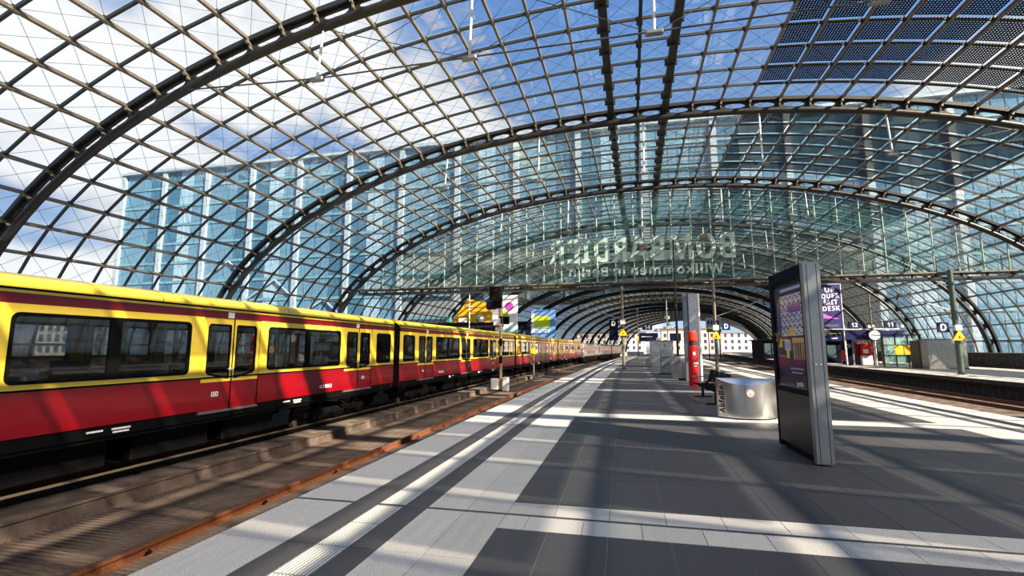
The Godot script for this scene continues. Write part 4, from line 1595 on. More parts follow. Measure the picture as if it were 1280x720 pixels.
func build_platform_things() -> void:
	var p1 := sign_pole(Vector3(0.24, 0, -35.8), 6.1, -3.1, 4.7, "grey catenary pole with black departure sign and yellow triangle on the platform", -1.0, false)
	white_box(p1, 3.42, 0.1)
	warning(p1, 2.45, 0.32, 0.16)
	sector_sign(Vector3(-0.42, 2.85, -35.8), 0.62, 1.5, M.navy, "tall black display board with white letter D on platform pole", "D", 0.48, 0.36)
	var p2 := sign_pole(Vector3(6.25, 0, -34.1), 6.1, 3.0, 4.7, "grey catenary pole with blue letter D sign on our platform's far edge", 1.0, false)
	white_box(p2, 2.88, 0.1)
	warning(p2, 2.15, 0.32, 0.16)
	sector_sign(Vector3(6.92, 2.98, -34.1), 0.5, 0.5, M.dark_blue, "small blue square sign with white letter D beside platform pole", "D", 0.0, 0.32)
	var p4 := sign_pole(Vector3(2.6, 0, -72.0), 7.4, -3.0, 5.0, "slim distant catenary pole near the platform number fourteen sign", -1.0, false)
	warning(p4, 2.6, 0.4, 0.16)
	var p5 := thing("dark_pole", "tall dark floodlight pole rising behind the steel cabinets", "pole", Vector3(4.15, 0, -37.2))
	var pm := MB.new()
	pm.tube(Vector3.ZERO, Vector3(0, 9.7, 0), 0.1, 10, true, 0.07)
	part(p5, "pole", pm, M.arch_paint)
	var fm := MB.new()
	fm.bar(Vector3(-2.2, 9.45, 0.1), Vector3(2.2, 9.55, 0.1), 0.06, 0.06)
	part(p5, "cross_arm", fm, M.steel_paint)
	for s in [[2.2, 9.8], [-2.2, 9.2]]:
		var lm := MB.new()
		lm.cham(Vector3(s[0], s[1], 0.1), Vector3(0.6, 0.4, 0.4), 0.05, Basis(Vector3.BACK, 0.3))
		lm.bar(Vector3(s[0], s[1], 0.1), Vector3(s[0] - 0.5 * signf(s[0]), s[1] - 0.6, 0.1), 0.1, 0.1)
		part(p5, "floodlight", lm, M.steel_paint)
	# steel cabinets in a row along the middle of the platform
	var big := thing("steel_cabinet", "big plain steel lift housing beyond the smaller grey cabinets", "cabinet", Vector3(3.35, 0, -41.6), 0.0, "steel cabinets on the platform")
	var m := MB.new()
	m.cham(Vector3(0, 1.05, 0), Vector3(1.75, 2.1, 1.4), 0.02)
	part(big, "housing", m, M.stainless)
	m = MB.new()
	m.cham(Vector3(0, 2.13, 0), Vector3(1.82, 0.06, 1.46), 0.01)
	part(big, "top_plate", m, M.aluminium)
	m = MB.new()
	m.box(Vector3(0.2, 1.0, 0.702), Vector3(0.02, 1.8, 0.01))
	part(big, "door_gap", m, M.black)
	var c2 := thing("steel_cabinet", "slim grey cabinet with lighter top half before the lift housing", "cabinet", Vector3(2.66, 0, -30.3), 0.0, "steel cabinets on the platform")
	m = MB.new()
	m.cham(Vector3(0, 0.5, 0), Vector3(0.6, 1.0, 0.5), 0.02)
	part(c2, "housing", m, mat("cabinet_grey", Color(0.40, 0.43, 0.47), 0.4, 0.3))
	m = MB.new()
	m.cham(Vector3(0.03, 1.27, 0), Vector3(0.66, 0.52, 0.55), 0.02)
	part(c2, "hood", m, M.stainless)
	m = MB.new()
	m.box(Vector3(0, 0.03, 0.05), Vector3(0.9, 0.06, 0.7))
	part(c2, "foot", m, M.black)
	var c3 := thing("steel_cabinet", "leaning grey steel cabinet nearest the silver pillar among the cabinets", "cabinet", Vector3(2.85, 0, -26.6), 0.0, "steel cabinets on the platform")
	m = MB.new()
	m.ext(PackedVector2Array([Vector2(-0.22, 0), Vector2(0.25, 0), Vector2(0.2, 1.0), Vector2(0.12, 1.12), Vector2(-0.26, 1.12)]), Transform3D(Basis.IDENTITY, Vector3(0, 0, -0.3)), 0.6)
	part(c3, "housing", m, M.stainless)
	m = MB.new()
	m.box(Vector3(0, 0.55, 0.305), Vector3(0.3, 0.7, 0.01))
	part(c3, "door", m, M.aluminium)
	var gl := thing("wind_screen", "low steel wind screen panel leaning before the silver pillar", "screen", Vector3(3.05, 0, -24.9))
	m = MB.new()
	m.ext(PackedVector2Array([Vector2(-0.25, 0), Vector2(0.28, 0), Vector2(0.28, 0.98), Vector2(-0.25, 0.55)]), Transform3D(Basis.IDENTITY, Vector3(0, 0.05, 0)), 0.05)
	part(gl, "panel", m, M.stainless)
	m = MB.new()
	m.box(Vector3(0, 0.04, 0.02), Vector3(0.6, 0.08, 0.14))
	part(gl, "foot", m, M.black)
	# silver advertising pillar
	var sp := thing("silver_pillar", "tall brushed silver advertising pillar behind the red column", "pillar", Vector3(3.38, 0, -23.9))
	m = MB.new()
	m.cham(Vector3(0.08, 2.05, 0), Vector3(0.5, 4.1, 0.3), 0.02)
	part(sp, "slab", m, M.stainless)
	m = MB.new()
	m.cham(Vector3(-0.3, 2.05, 0), Vector3(0.22, 4.1, 0.2), 0.02)
	part(sp, "side_fin", m, mat("fin_blue", Color(0.38, 0.44, 0.50), 0.4, 0.4))
	m = MB.new()
	m.cham(Vector3(0.28, 2.05, 0.06), Vector3(0.1, 4.1, 0.26), 0.02)
	part(sp, "edge_strip", m, M.white_steel)
	# red emergency column
	var rc := thing("emergency_column", "red round emergency call column with orange cap behind the bench", "column", Vector3(2.97, 0, -21.3))
	m = MB.new()
	m.lathe([Vector2(0.2, 0), Vector2(0.2, 1.62), Vector2(0.19, 1.64), Vector2(0.0, 1.64)], Vector3.ZERO, 20)
	part(rc, "body", m, M.red_paint)
	m = MB.new()
	m.lathe([Vector2(0.165, 1.63), Vector2(0.165, 1.86)], Vector3.ZERO, 20)
	part(rc, "neck", m, mat("maroon", Color(0.22, 0.05, 0.05), 0.5))
	m = MB.new()
	m.lathe([Vector2(0.0, 1.85), Vector2(0.19, 1.85), Vector2(0.2, 1.88), Vector2(0.2, 2.2), Vector2(0.17, 2.25), Vector2(0, 2.26)], Vector3.ZERO, 20)
	part(rc, "cap", m, mat("orange_red", Color(0.93, 0.17, 0.06), 0.4))
	for q in [[0.03, 1.32, 0.09, 0.13], [0.07, 0.93, 0.2, 0.07], [0.06, 0.82, 0.1, 0.03]]:
		m = MB.new()
		m.box(Vector3(q[0], q[1], 0.195), Vector3(q[2], q[3], 0.02))
		part(rc, "label_plate", m, M.white)
	# platform number sign further along
	var ns := thing("track_number_sign", "hanging blue board with white number 14 further along the platform", "sign", Vector3(3.5, 0, -62.0))
	m = MB.new()
	m.cham(Vector3(0, 2.88, 0), Vector3(2.3, 1.05, 0.25), 0.02)
	part(ns, "board", m, M.dark_blue)
	m = MB.new()
	m.cham(Vector3(-0.1, 4.13, 0), Vector3(1.2, 0.72, 0.2), 0.02)
	var nb := part(ns, "number_box", m, M.dark_blue)
	text(nb, "number", "14", 0.5, M.white, Transform3D(Basis.IDENTITY, Vector3(-0.1, 4.13, 0.1)), 0.02, true)
	m = MB.new()
	m.bar(Vector3(-1.2, 3.62, 0), Vector3(4.2, 3.62, 0), 0.07, 0.09)
	m.tube(Vector3(2.3, 0, 0), Vector3(2.3, 7.5, 0), 0.07, 8)
	part(ns, "support", m, M.white_steel)
	m = MB.new()
	m.cham(Vector3(3.2, 2.88, 0), Vector3(1.3, 0.95, 0.25), 0.02)
	part(ns, "side_board", m, M.dark_blue)
	m = MB.new()
	m.box(Vector3(-0.2, 2.95, 0.13), Vector3(1.3, 0.1, 0.015))
	part(ns, "line_of_text", m, M.white)
	for q in [[-1.0, 3.8], [1.0, 3.75], [2.1, 4.0], [2.5, 4.5], [3.0, 3.9], [2.3, 5.3], [1.2, 2.6]]:
		m = MB.new()
		m.cham(Vector3(q[0], q[1], 0.3), Vector3(0.55, 0.4, 0.5), 0.08, Basis(Vector3.UP, q[0]))
		part(ns, "loudspeaker", m, M.white_steel)

# ---------------------------------------------------------------- the next platform
func build_next_platform() -> void:
	var fl := structure("floor", "neighbouring island platform with pale edge beyond two sunken tracks", "platform")
	var m := MB.new()
	strip(m, 17.95, 26.7, -1.3, -0.2, -22.0, 200.0)
	part(fl, "platform_body", m, M.sooty_shaded_concrete)
	for q in [[17.3, 17.95, "light_granite_1", "edge_strip"], [17.95, 18.25, "dark_granite_1", "dark_strip"], [18.25, 18.55, "white_paving", "tactile_strip"], [18.55, 18.8, "dark_granite_1", "dark_strip"], [18.8, 19.6, "light_granite_0", "inner_strip"], [19.6, 25.0, "dark_granite_2", "paving_field"], [25.0, 27.3, "light_granite_0", "outer_strip"]]:
		m = MB.new()
		strip(m, q[0], q[1], -0.03, 0.0, -22.0, 200.0)
		part(fl, q[3], m, M[q[2]])
	m = MB.new()
	strip(m, 17.33, 27.27, -0.22, -0.03, -22.0, 200.0)
	part(fl, "deck_slab", m, M.sooty_shaded_concrete)
	var p := sign_pole(Vector3(19.66, 0, -33.7), 6.25, -2.8, 4.83, "green grey catenary pole beside the wide steel box on the next platform", -1.0, true, 0.16)
	white_box(p, 2.74, 0.15)
	warning(p, 2.0, 0.36, 0.2)
	sector_sign(Vector3(18.98, 2.78, -33.7), 0.6, 0.6, M.dark_blue, "blue square sign with white letter D on the next platform", "D", 0.0, 0.4)
	var b := thing("steel_box", "wide stainless steel lift box on the next platform beside the pole", "box", Vector3(23.75, 0, -42.9))
	m = MB.new()
	m.cham(Vector3(0.15, 1.12, 0), Vector3(2.5, 2.1, 1.4), 0.02)
	part(b, "housing", m, M.stainless)
	m = MB.new()
	m.cham(Vector3(0.15, 2.2, 0), Vector3(2.56, 0.08, 1.46), 0.02)
	part(b, "top_plate", m, M.aluminium)
	m = MB.new()
	m.cham(Vector3(0.15, 0.04, 0), Vector3(2.54, 0.08, 1.44), 0.01)
	part(b, "base_strip", m, M.aluminium)
	m = MB.new()
	m.cham(Vector3(-1.0, 1.06, -0.85), Vector3(0.34, 2.1, 1.2), 0.02)
	part(b, "side_fin", m, mat("brown_grey", Color(0.28, 0.25, 0.23), 0.5))
	# glass shelter with yellow timetable boards
	var s := thing("glass_shelter", "glass waiting shelter with yellow timetable boards on the next platform", "shelter", Vector3(22.35, 0, -46.2))
	for x in [-1.0, -0.1, 0.8, 1.7]:
		m = MB.new()
		m.box(Vector3(x, 1.3, 0.5), Vector3(0.07, 2.6, 0.07))
		part(s, "post", m, M.black)
	m = MB.new()
	m.box(Vector3(0.35, 2.62, 0), Vector3(2.9, 0.08, 1.2))
	part(s, "roof", m, M.black)
	for y in [0.25, 0.95, 1.8]:
		m = MB.new()
		m.box(Vector3(0.35, y, 0.5), Vector3(2.7, 0.06, 0.06))
		part(s, "crossbar", m, M.black)
	for x in [-0.55, 0.35, 1.25]:
		m = MB.new()
		m.box(Vector3(x, 1.3, 0.45), Vector3(0.8, 2.4, 0.02))
		part(s, "pane", m, M.clear_glass)
	for x in [0.1, 0.78]:
		m = MB.new()
		m.cham(Vector3(x, 1.38, 0.56), Vector3(0.6, 0.75, 0.04), 0.01)
		part(s, "timetable", m, M.yellow_sign)
	# stairs enclosure with pale column
	var sc := thing("glass_enclosure", "pale glass stair enclosure between red ticket machine and yellow timetables", "enclosure", Vector3(23.35, 0, -50.4))
	m = MB.new()
	m.cham(Vector3(0.3, 1.35, 0), Vector3(0.4, 2.7, 0.4), 0.02)
	part(sc, "column", m, M.stainless)
	m = MB.new()
	m.box(Vector3(1.2, 1.3, 0.1), Vector3(1.2, 2.5, 0.03))
	part(sc, "pane", m, M.clear_glass)
	m = MB.new()
	m.box(Vector3(1.2, 1.6, 0.0), Vector3(0.9, 1.4, 0.05))
	part(sc, "notice", m, mat("pale_green", Color(0.66, 0.82, 0.76), 0.5))
	m = MB.new()
	m.box(Vector3(-0.35, 1.3, 0), Vector3(0.12, 2.6, 0.12))
	part(sc, "post", m, M.grey_panel)
	# ticket machine
	var tm := thing("ticket_machine", "red and white ticket machine under the clock", "ticket machine", Vector3(22.2, 0, -50.6))
	m = MB.new()
	m.cham(Vector3(0, 1.4, 0), Vector3(0.85, 1.1, 0.5), 0.03)
	part(tm, "upper_case", m, M.red_paint)
	m = MB.new()
	m.cham(Vector3(0, 0.42, 0), Vector3(0.85, 0.84, 0.5), 0.03)
	part(tm, "lower_case", m, M.white)
	m = MB.new()
	m.box(Vector3(-0.1, 1.25, 0.26), Vector3(0.4, 0.35, 0.02))
	part(tm, "front_panel", m, M.white)
	m = MB.new()
	m.cham(Vector3(-0.55, 1.0, -0.3), Vector3(0.35, 2.0, 0.4), 0.03)
	part(tm, "side_case", m, mat("dark_red_case", Color(0.35, 0.02, 0.04), 0.5))
	# clock on its pole
	var ck := thing("station_clock", "round white double-faced station clock on a pole", "clock", Vector3(22.1, 0, -48.6))
	m = MB.new()
	m.tube(Vector3(0, 0, -0.3), Vector3(0, 6.3, -0.3), 0.07, 8)
	part(ck, "pole", m, M.steel_paint)
	m = MB.new()
	m.ext(disc(Vector2(0, 2.7), 0.5, 28), Transform3D(Basis.IDENTITY, Vector3(0, 0, -0.1)), 0.2)
	part(ck, "case", m, M.grey_panel)
	for s_ in [-1.0, 1.0]:
		m = MB.new()
		m.ext(disc(Vector2(0, 2.7), 0.44, 28), Transform3D(Basis(Vector3.UP, 0.0 if s_ > 0 else PI), Vector3(0, 0, s_ * 0.1)), 0.01)
		var df := part(ck, "dial", m, M.white)
		m = MB.new()
		m.bar(Vector3(0, 2.7, s_ * 0.115), Vector3(-0.24 * s_, 2.66, s_ * 0.115), 0.045, 0.01, Vector3.BACK)
		m.bar(Vector3(0, 2.7, s_ * 0.118), Vector3(-0.36 * s_, 2.74, s_ * 0.118), 0.03, 0.01, Vector3.BACK)
		for h in 12:
			var e := Vector3(sin(TAU * h / 12), cos(TAU * h / 12), 0)
			m.bar(Vector3(0, 2.7, s_ * 0.113) + e * 0.36, Vector3(0, 2.7, s_ * 0.113) + e * 0.42, 0.03, 0.008, Vector3.BACK)
		part(df, "hands", m, M.black)
	# hanging departure boards 12 and 11
	for q in [[20.0, 22.0, 20.85, "12", "dark blue departure board for track twelve, next to the purple banner"], [22.35, 24.6, 23.7, "11", "dark blue departure board for track eleven, above the pale glass enclosure"]]:
		var x0: float = q[0]
		var x1: float = q[1]
		var t := thing("departure_board", q[4], "board", Vector3(x0, 0, -49.2), 0.0, "departure boards on the next platform")
		m = MB.new()
		m.cham(Vector3((x1 - x0) / 2, 2.7 if q[3] == "12" else 2.78, 0), Vector3(x1 - x0, 0.85 if q[3] == "12" else 0.6, 0.3), 0.02)
		part(t, "board", m, M.dark_blue)
		m = MB.new()
		m.cham(Vector3(q[2] - x0, 3.62, 0), Vector3(0.95, 0.55, 0.2), 0.02)
		var nb := part(t, "number_box", m, M.dark_blue)
		text(nb, "number", q[3], 0.36, M.white, Transform3D(Basis.IDENTITY, Vector3(q[2] - x0, 3.62, 0.1)), 0.01, true)
		m = MB.new()
		m.bar(Vector3(0, 3.25, 0), Vector3(x1 - x0, 3.25, 0), 0.07, 0.1)
		m.tube(Vector3(0.05, 0.0, 0), Vector3(0.05, 3.3, 0), 0.05, 6)
		part(t, "support_frame", m, M.white_steel)
		for e in [0.0, x1 - x0]:
			m = MB.new()
			m.cham(Vector3(e, 3.45, 0), Vector3(0.25, 0.25, 0.25), 0.04)
			part(t, "loudspeaker", m, M.white)
	# hanging banner
	var bn := thing("hanging_banner", "tall purple blue hanging banner with white lettering above the next platform", "banner", Vector3(18.2, 0, -48.0))
	mat("banner_blue", Color(0.07, 0.035, 0.38), 0.6)
	m = MB.new()
	m.cham(Vector3(0, 5.25, 0), Vector3(2.5, 4.0, 0.06), 0.01)
	part(bn, "sheet", m, M.banner_blue)
	var yy := 6.75
	for w in ["UP", "QUER", "MIT", "DESK"]:
		text(bn, "lettering", w, 0.42, M.white, Transform3D(Basis(Vector3.BACK, 0.04), Vector3(0.42, yy, 0.03)), 0.01, true, [0.8, 1.45, 1.1, 1.4][["UP", "QUER", "MIT", "DESK"].find(w)])
		yy -= 0.56
	m = MB.new()
	m.ext(PackedVector2Array([Vector2(-0.9, 4.9), Vector2(-0.4, 4.75), Vector2(0.2, 4.4), Vector2(1.1, 4.12), Vector2(0.3, 4.15), Vector2(-0.9, 4.25)]), Transform3D(Basis.IDENTITY, Vector3(0, 0, 0.03)), 0.01)
	part(bn, "pink_shape", m, mat("banner_pink", Color(0.72, 0.38, 0.72), 0.6))
	m = MB.new()
	m.box(Vector3(0.1, 3.6, 0.033), Vector3(1.7, 0.06, 0.01))
	m.box(Vector3(0.1, 3.48, 0.033), Vector3(1.6, 0.06, 0.01))
	part(bn, "small_print", m, M.aluminium)
	m = MB.new()
	m.tube(Vector3(1.3, 0, 0), Vector3(1.3, 7.4, 0), 0.05, 8)
	m.bar(Vector3(-1.3, 7.3, 0), Vector3(1.3, 7.3, 0), 0.06, 0.06)
	m.bar(Vector3(-1.3, 3.22, 0), Vector3(1.3, 3.22, 0), 0.06, 0.06)
	part(bn, "frame", m, M.white_steel)
	var db := thing("blue_display", "small blue platform display hanging below the purple banner", "sign", Vector3(18.6, 0, -48.6))
	m = MB.new()
	m.cham(Vector3(0, 2.4, 0), Vector3(1.7, 0.45, 0.2), 0.02)
	part(db, "board", m, M.dark_blue)
	m = MB.new()
	m.bar(Vector3(-0.9, 2.85, 0), Vector3(0.9, 2.85, 0), 0.06, 0.08)
	m.tube(Vector3(0.5, 2.6, 0), Vector3(0.5, 2.85, 0), 0.03, 6)
	m.tube(Vector3(-0.3, 2.6, 0), Vector3(-0.3, 2.85, 0), 0.03, 6)
	part(db, "hanger", m, M.steel_paint)
	m = MB.new()
	m.box(Vector3(0.25, 2.42, 0.105), Vector3(0.6, 0.1, 0.015))
	part(db, "line_of_text", m, M.white)
	var bp := thing("blue_pillar", "dark blue information pillar with round sign on the next platform", "pillar", Vector3(20.45, 0, -49.6))
	m = MB.new()
	m.cham(Vector3(0, 1.15, 0), Vector3(0.62, 2.3, 0.25), 0.02)
	part(bp, "slab", m, M.navy)
	m = MB.new()
	m.ext(disc(Vector2(-0.05, 1.75), 0.2, 16), Transform3D(Basis.IDENTITY, Vector3(0, 0, 0.125)), 0.01)
	part(bp, "round_sign", m, M.aluminium)
	m = MB.new()
	m.box(Vector3(0.27, 1.15, 0.02), Vector3(0.14, 2.3, 0.26))
	part(bp, "edge", m, M.aluminium)
	for q in [[21.2, "low red vending case beside the blue information pillar"]]:
		var v := thing("vending_machine", q[1], "vending machine", Vector3(q[0], 0, -51.8))
		m = MB.new()
		m.cham(Vector3(0, 0.8, 0), Vector3(0.9, 1.0, 0.6), 0.03)
		part(v, "case", m, M.red_paint)
		m = MB.new()
		m.cham(Vector3(0.35, 0.65, 0.4), Vector3(0.16, 1.3, 0.16), 0.02)
		part(v, "white_post", m, M.white)
		m = MB.new()
		m.box(Vector3(0, 0.15, 0), Vector3(0.8, 0.3, 0.5))
		part(v, "foot", m, M.black)
	# dark stair block and clutter further along that platform
	for q in [[20.6, 60.0, 3.5, 2.2, 8.0, "dark kiosk block behind the departure boards of the next platform"], [21.5, 78.0, 3.0, 2.6, 6.0, "dark stairwell enclosure further along the next platform"]]:
		var v := thing("dark_kiosk", q[5], "kiosk", Vector3(q[0], 0, -q[1]))
		m = MB.new()
		m.cham(Vector3(0, q[3] / 2, 0), Vector3(q[2], q[3], q[4]), 0.05)
		part(v, "walls", m, M.navy)
		m = MB.new()
		m.cham(Vector3(0, q[3] + 0.1, 0), Vector3(q[2] + 0.6, 0.2, q[4] + 0.6), 0.04)
		part(v, "roof", m, M.black)
		for i in 3:
			m = MB.new()
			m.box(Vector3(-q[2] / 2 + 0.6 + i * 1.0, q[3] * 0.55, q[4] / 2 + 0.01), Vector3(0.8, q[3] * 0.6, 0.04))
			part(v, "pane", m, M.clear_glass)

# ---------------------------------------------------------------- across the tracks and far away
func board(called: String, label: String, cat: String, at: Vector3, w: float, h: float, m: Material) -> Node3D:
	var t := thing(called, label, cat, at)
	var b := MB.new()
	b.cham(Vector3(0, h / 2, 0), Vector3(w, h, 0.2), 0.02)
	part(t, "panel", b, m)
	return t

func build_far_things() -> void:
	# suburban platform behind the train
	var fl := structure("floor", "suburban platform hidden behind the red and yellow train", "platform")
	var m := MB.new()
	strip(m, -22.0, -11.2, -1.3, 0.2, -22.0, 200.0)
	part(fl, "platform_body", m, M.light_granite_0)
	# signal mast between the tracks
	var s := thing("signal_mast", "yellow banded signal mast with black signal head before the train", "signal", Vector3(-6.75, -0.95, -27.0))
	m = MB.new()
	m.tube(Vector3.ZERO, Vector3(0, 5.3, 0), 0.09, 10)
	part(s, "mast", m, mat("mast_cream", Color(0.70, 0.64, 0.46), 0.6))
	for y in [1.6, 2.6, 3.9]:
		m = MB.new()
		m.tube(Vector3(0, y, 0), Vector3(0, y + 0.45, 0), 0.096, 10)
		part(s, "black_band", m, M.black)
	m = MB.new()
	m.cham(Vector3(-0.3, 5.45, 0), Vector3(0.75, 1.3, 0.3), 0.04)
	part(s, "signal_head", m, M.black)
	m = MB.new()
	m.cham(Vector3(-0.55, 5.0, 0.0), Vector3(0.6, 0.5, 0.35), 0.04)
	part(s, "side_head", m, M.navy)
	for q in [[-0.3, 5.85, 0.12], [-0.15, 5.3, 0.09]]:
		m = MB.new()
		m.lathe([Vector2(q[2], 0), Vector2(q[2], 0.2)], Vector3.ZERO, 14)
		var lens := part(s, "lens_hood", m, M.black, Transform3D(Basis(Vector3.RIGHT, PI / 2), Vector3(q[0], q[1], 0.14)))
		m = MB.new()
		m.ext(disc(Vector2.ZERO, q[2] * 0.9, 14), Transform3D(Basis.IDENTITY, Vector3(q[0], q[1], 0.15)), 0.01)
		part(s, "lens", m, mat("lens_red", Color(0.45, 0.03, 0.04), 0.15))
	m = MB.new()
	m.cham(Vector3(-0.32, 4.5, 0.05), Vector3(0.36, 0.9, 0.06), 0.01)
	m.cham(Vector3(-0.2, 4.0, 0.1), Vector3(0.42, 0.4, 0.06), 0.01)
	part(s, "white_plate", m, M.white)
	for x in [-0.3, 0.33]:
		m = MB.new()
		m.cham(Vector3(x, 0.45, 0.1), Vector3(0.42 if x < 0 else 0.32, 0.62 if x < 0 else 0.8, 0.4), 0.02)
		part(s, "relay_box", m, M.white)
	m = MB.new()
	m.cham(Vector3(0, 0.06, 0.05), Vector3(0.9, 0.14, 0.5), 0.02)
	part(s, "foot", m, M.black)
	var s2 := thing("marker_post", "thin dark marker post between the tracks past the signal mast", "post", Vector3(-6.6, -0.95, -37.0))
	m = MB.new()
	m.tube(Vector3.ZERO, Vector3(0, 2.6, 0), 0.06, 8)
	part(s2, "post", m, M.steel_paint)
	m = MB.new()
	m.cham(Vector3(0, 2.3, 0.05), Vector3(0.3, 0.5, 0.05), 0.01)
	part(s2, "plate", m, M.yellow_sign)
	# lamp post behind the train
	var lp := thing("lamp_post", "slim white double-arm lamp post behind the train roof", "lamp post", Vector3(-15.9, 0.2, -49.5))
	m = MB.new()
	m.tube(Vector3.ZERO, Vector3(0, 7.6, 0), 0.06, 8)
	part(lp, "post", m, M.white_steel)
	m = MB.new()
	m.bar(Vector3(-0.55, 5.9, 0), Vector3(0.55, 5.8, 0), 0.2, 0.12)
	part(lp, "lamp_arm", m, M.white_steel)
	# yellow advertising wall that follows the slope of the vault
	var y := thing("yellow_billboard", "big yellow advertising wall with a slanted edge behind the train", "billboard", Vector3(-18.2, 0, -57.5))
	m = MB.new()
	m.ext(PackedVector2Array([Vector2(-2.7, 4.6), Vector2(2.4, 4.6), Vector2(2.9, 6.9), Vector2(-0.4, 7.75)]), Transform3D.IDENTITY, 0.2)
	part(y, "panel", m, mat("advert_yellow", Color(0.86, 0.66, 0.04), 0.6))
	for k in 2:
		m = MB.new()
		m.box(Vector3(0.6, 6.6 - k * 0.55, 0.21), Vector3(2.8 - k * 0.4, 0.12, 0.02))
		part(y, "line_of_print", m, mat("advert_ochre_%d" % k, Color(0.55, 0.42, 0.05), 0.6))
	for k in 3:
		m = MB.new()
		m.tube(Vector3(-2.4 + k * 2.3, 0.2, 0.1), Vector3(-2.4 + k * 2.3, 4.7, 0.1), 0.08, 8)
		part(y, "leg", m, M.black)
	# canopy with rooftop units
	var c := thing("platform_canopy", "long dark flat canopy behind the train carrying small rooftop units", "canopy", Vector3(-17.6, 0, -53.4))
	m = MB.new()
	m.cham(Vector3(0, 4.2, 0), Vector3(8.0, 0.35, 5.0), 0.03)
	part(c, "deck", m, M.black)
	for x in [-3.4, 3.4]:
		m = MB.new()
		m.tube(Vector3(x, 0.2, 0), Vector3(x, 4.1, 0), 0.15, 10)
		part(c, "column", m, M.grey_panel)
	m = MB.new()
	m.cham(Vector3(0.3, 4.65, 2.0), Vector3(0.8, 0.45, 0.6), 0.04)
	part(c, "roof_unit", m, M.white)
	m = MB.new()
	m.cham(Vector3(-1.5, 4.75, 1.8), Vector3(0.8, 0.8, 0.6), 0.1)
	part(c, "roof_unit", m, mat("teal_unit", Color(0.25, 0.5, 0.46), 0.5))
	m = MB.new()
	m.lathe([Vector2(0.0, 4.4), Vector2(0.4, 4.45), Vector2(0.5, 4.8), Vector2(0.35, 5.15), Vector2(0, 5.25)], Vector3(2.3, 0, 1.8), 16)
	part(c, "vent_cowl", m, M.aluminium)
	# white poster with purple disc
	var w := board("white_billboard", "tall white billboard with purple disc behind the train", "billboard", Vector3(-13.25, 3.4, -57.8), 1.9, 4.7, M.white)
	m = MB.new()
	m.ext(disc(Vector2(-0.1, 3.3), 0.55, 28), Transform3D(Basis.IDENTITY, Vector3(0, 0, 0.1)), 0.02)
	part(w, "purple_disc", m, mat("disc_purple", Color(0.68, 0.25, 0.70), 0.5))
	m = MB.new()
	m.box(Vector3(-0.55, 2.4, 0.11), Vector3(0.75, 0.7, 0.02))
	part(w, "lime_patch", m, mat("lime", Color(0.72, 0.80, 0.12), 0.5))
	m = MB.new()
	m.box(Vector3(-0.5, 1.55, 0.11), Vector3(0.85, 0.95, 0.02))
	part(w, "dark_patch", m, M.black)
	m = MB.new()
	m.box(Vector3(0, 0.3, 0.11), Vector3(1.8, 0.6, 0.02))
	part(w, "pale_blue_strip", m, mat("pale_blue", Color(0.62, 0.78, 0.82), 0.5))
	m = MB.new()
	m.tube(Vector3(-0.7, -3.2, -0.05), Vector3(-0.7, 0.2, -0.05), 0.09, 8)
	m.tube(Vector3(0.7, -3.2, -0.05), Vector3(0.7, 0.2, -0.05), 0.09, 8)
	part(w, "leg", m, M.black)
	# blue hoarding with yellow-green panel
	var g := board("blue_billboard", "pale blue billboard with yellow-green panel beyond the train roof", "billboard", Vector3(-12.9, 2.2, -82.0), 4.3, 6.0, mat("hoarding_blue", Color(0.36, 0.55, 0.78), 0.6))
	m = MB.new()
	m.box(Vector3(-0.2, 3.85, 0.11), Vector3(2.8, 2.0, 0.02))
	part(g, "lime_panel", m, M.lime)
	text(g, "lettering", "OGTEV", 0.6, M.white, Transform3D(Basis.IDENTITY, Vector3(-0.2, 2.3, 0.1)), 0.03, true, 2.8)
	m = MB.new()
	m.box(Vector3(-1.8, 3.8, 0.11), Vector3(0.5, 3.6, 0.02))
	part(g, "white_stripe", m, M.white)
	m = MB.new()
	m.tube(Vector3(-1.5, -2.0, -0.05), Vector3(-1.5, 0.2, -0.05), 0.12, 8)
	m.tube(Vector3(1.5, -2.0, -0.05), Vector3(1.5, 0.2, -0.05), 0.12, 8)
	part(g, "leg", m, M.black)
	# dark posts and shelters behind the train
	for q in [[-13.2, 66.0, "narrow dark kiosk between the white and the blue billboard"], [-19.5, 70.0, "dark kiosk half hidden behind the yellow advertising wall"]]:
		var kx := thing("dark_kiosk", q[2], "kiosk", Vector3(q[0], 0.2, -q[1]))
		m = MB.new()
		m.cham(Vector3(0, 2.4, 0), Vector3(1.6, 4.8, 3.0), 0.05)
		part(kx, "walls", m, M.navy)
		m = MB.new()
		m.cham(Vector3(0, 4.9, 0), Vector3(2.0, 0.2, 3.4), 0.04)
		part(kx, "roof", m, M.black)
		m = MB.new()
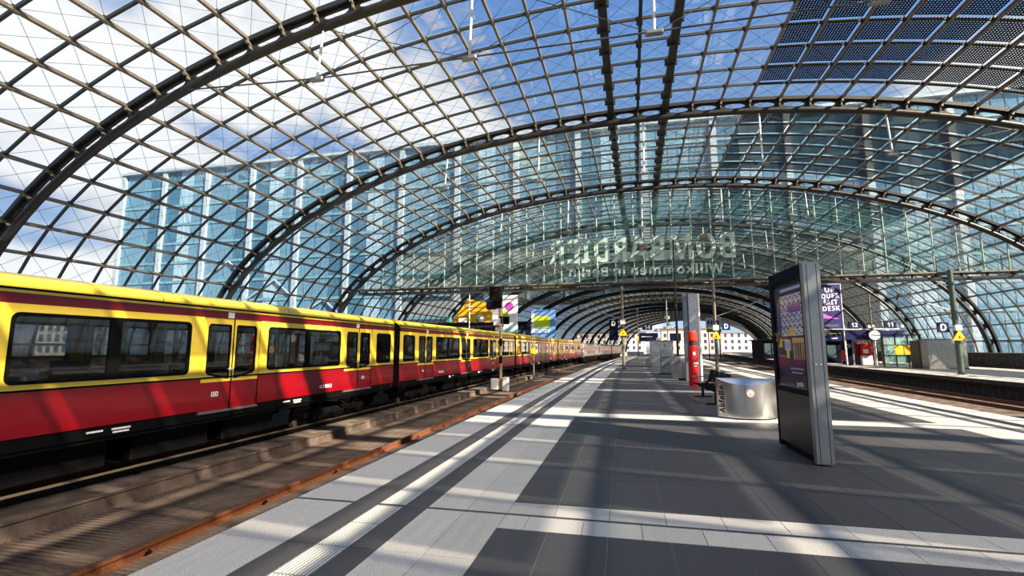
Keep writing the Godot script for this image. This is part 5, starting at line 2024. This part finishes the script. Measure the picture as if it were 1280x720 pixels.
		m.box(Vector3(0, 3.4, 1.52), Vector3(1.2, 0.8, 0.04))
		part(kx, "pane", m, M.clear_glass)
	var fb := board("distant_billboard", "distant white billboard with blue lettering near the hall's open end", "billboard", Vector3(21.3, 6.2, -118.0), 3.4, 2.3, M.white)
	for k in 4:
		m = MB.new()
		m.box(Vector3(-1.1 + k * 0.68, 1.2, 0.11), Vector3(0.4, 0.9, 0.02))
		part(fb, "letter_block", m, M.dark_blue)
	m = MB.new()
	m.box(Vector3(0, -0.6, 0.0), Vector3(3.2, 0.9, 0.2))
	part(fb, "lime_strip", m, M.lime)
	for x in [-1.2, 1.2]:
		m = MB.new()
		m.tube(Vector3(x, -7.1, -0.05), Vector3(x, 0.2, -0.05), 0.12, 8)
		part(fb, "leg", m, M.black)
	# houses beyond the open end of the hall
	mat("house_pink", Color(0.86, 0.72, 0.68), 0.8)
	mat("house_white", Color(0.90, 0.89, 0.87), 0.8)
	mat("house_window", Color(0.25, 0.28, 0.36), 0.2)
	var hs := [[34.0, 255.0, 26.0, 11.0, "house_pink", "pink rendered house block beyond the open end of the hall"], [68.0, 262.0, 34.0, 9.0, "house_white", "white house block with rows of windows beyond the open end of the hall"], [-6.0, 275.0, 40.0, 10.0, "house_white", "pale house block behind the silver train past the hall's end"]]
	for h in hs:
		var t := thing("house_block", h[5], "building", Vector3(h[0], 0, -h[1]), 0.0, "houses beyond the hall")
		m = MB.new()
		m.span(Vector3(-h[2] / 2, -9.5, -8), Vector3(h[2] / 2, h[3], 0))
		part(t, "walls", m, M[h[4]])
		m = MB.new()
		m.span(Vector3(-h[2] / 2 - 0.4, h[3], -8.4), Vector3(h[2] / 2 + 0.4, h[3] + 0.6, 0.4))
		part(t, "roof", m, M.concrete)
		for f in 3:
			for b in int(h[2] / 3.2):
				m = MB.new()
				m.span(Vector3(-h[2] / 2 + 1.0 + b * 3.2, 0.8 + f * 3.1, -0.05), Vector3(-h[2] / 2 + 2.3 + b * 3.2, 2.6 + f * 3.1, 0.08))
				part(t, "window", m, M.house_window)
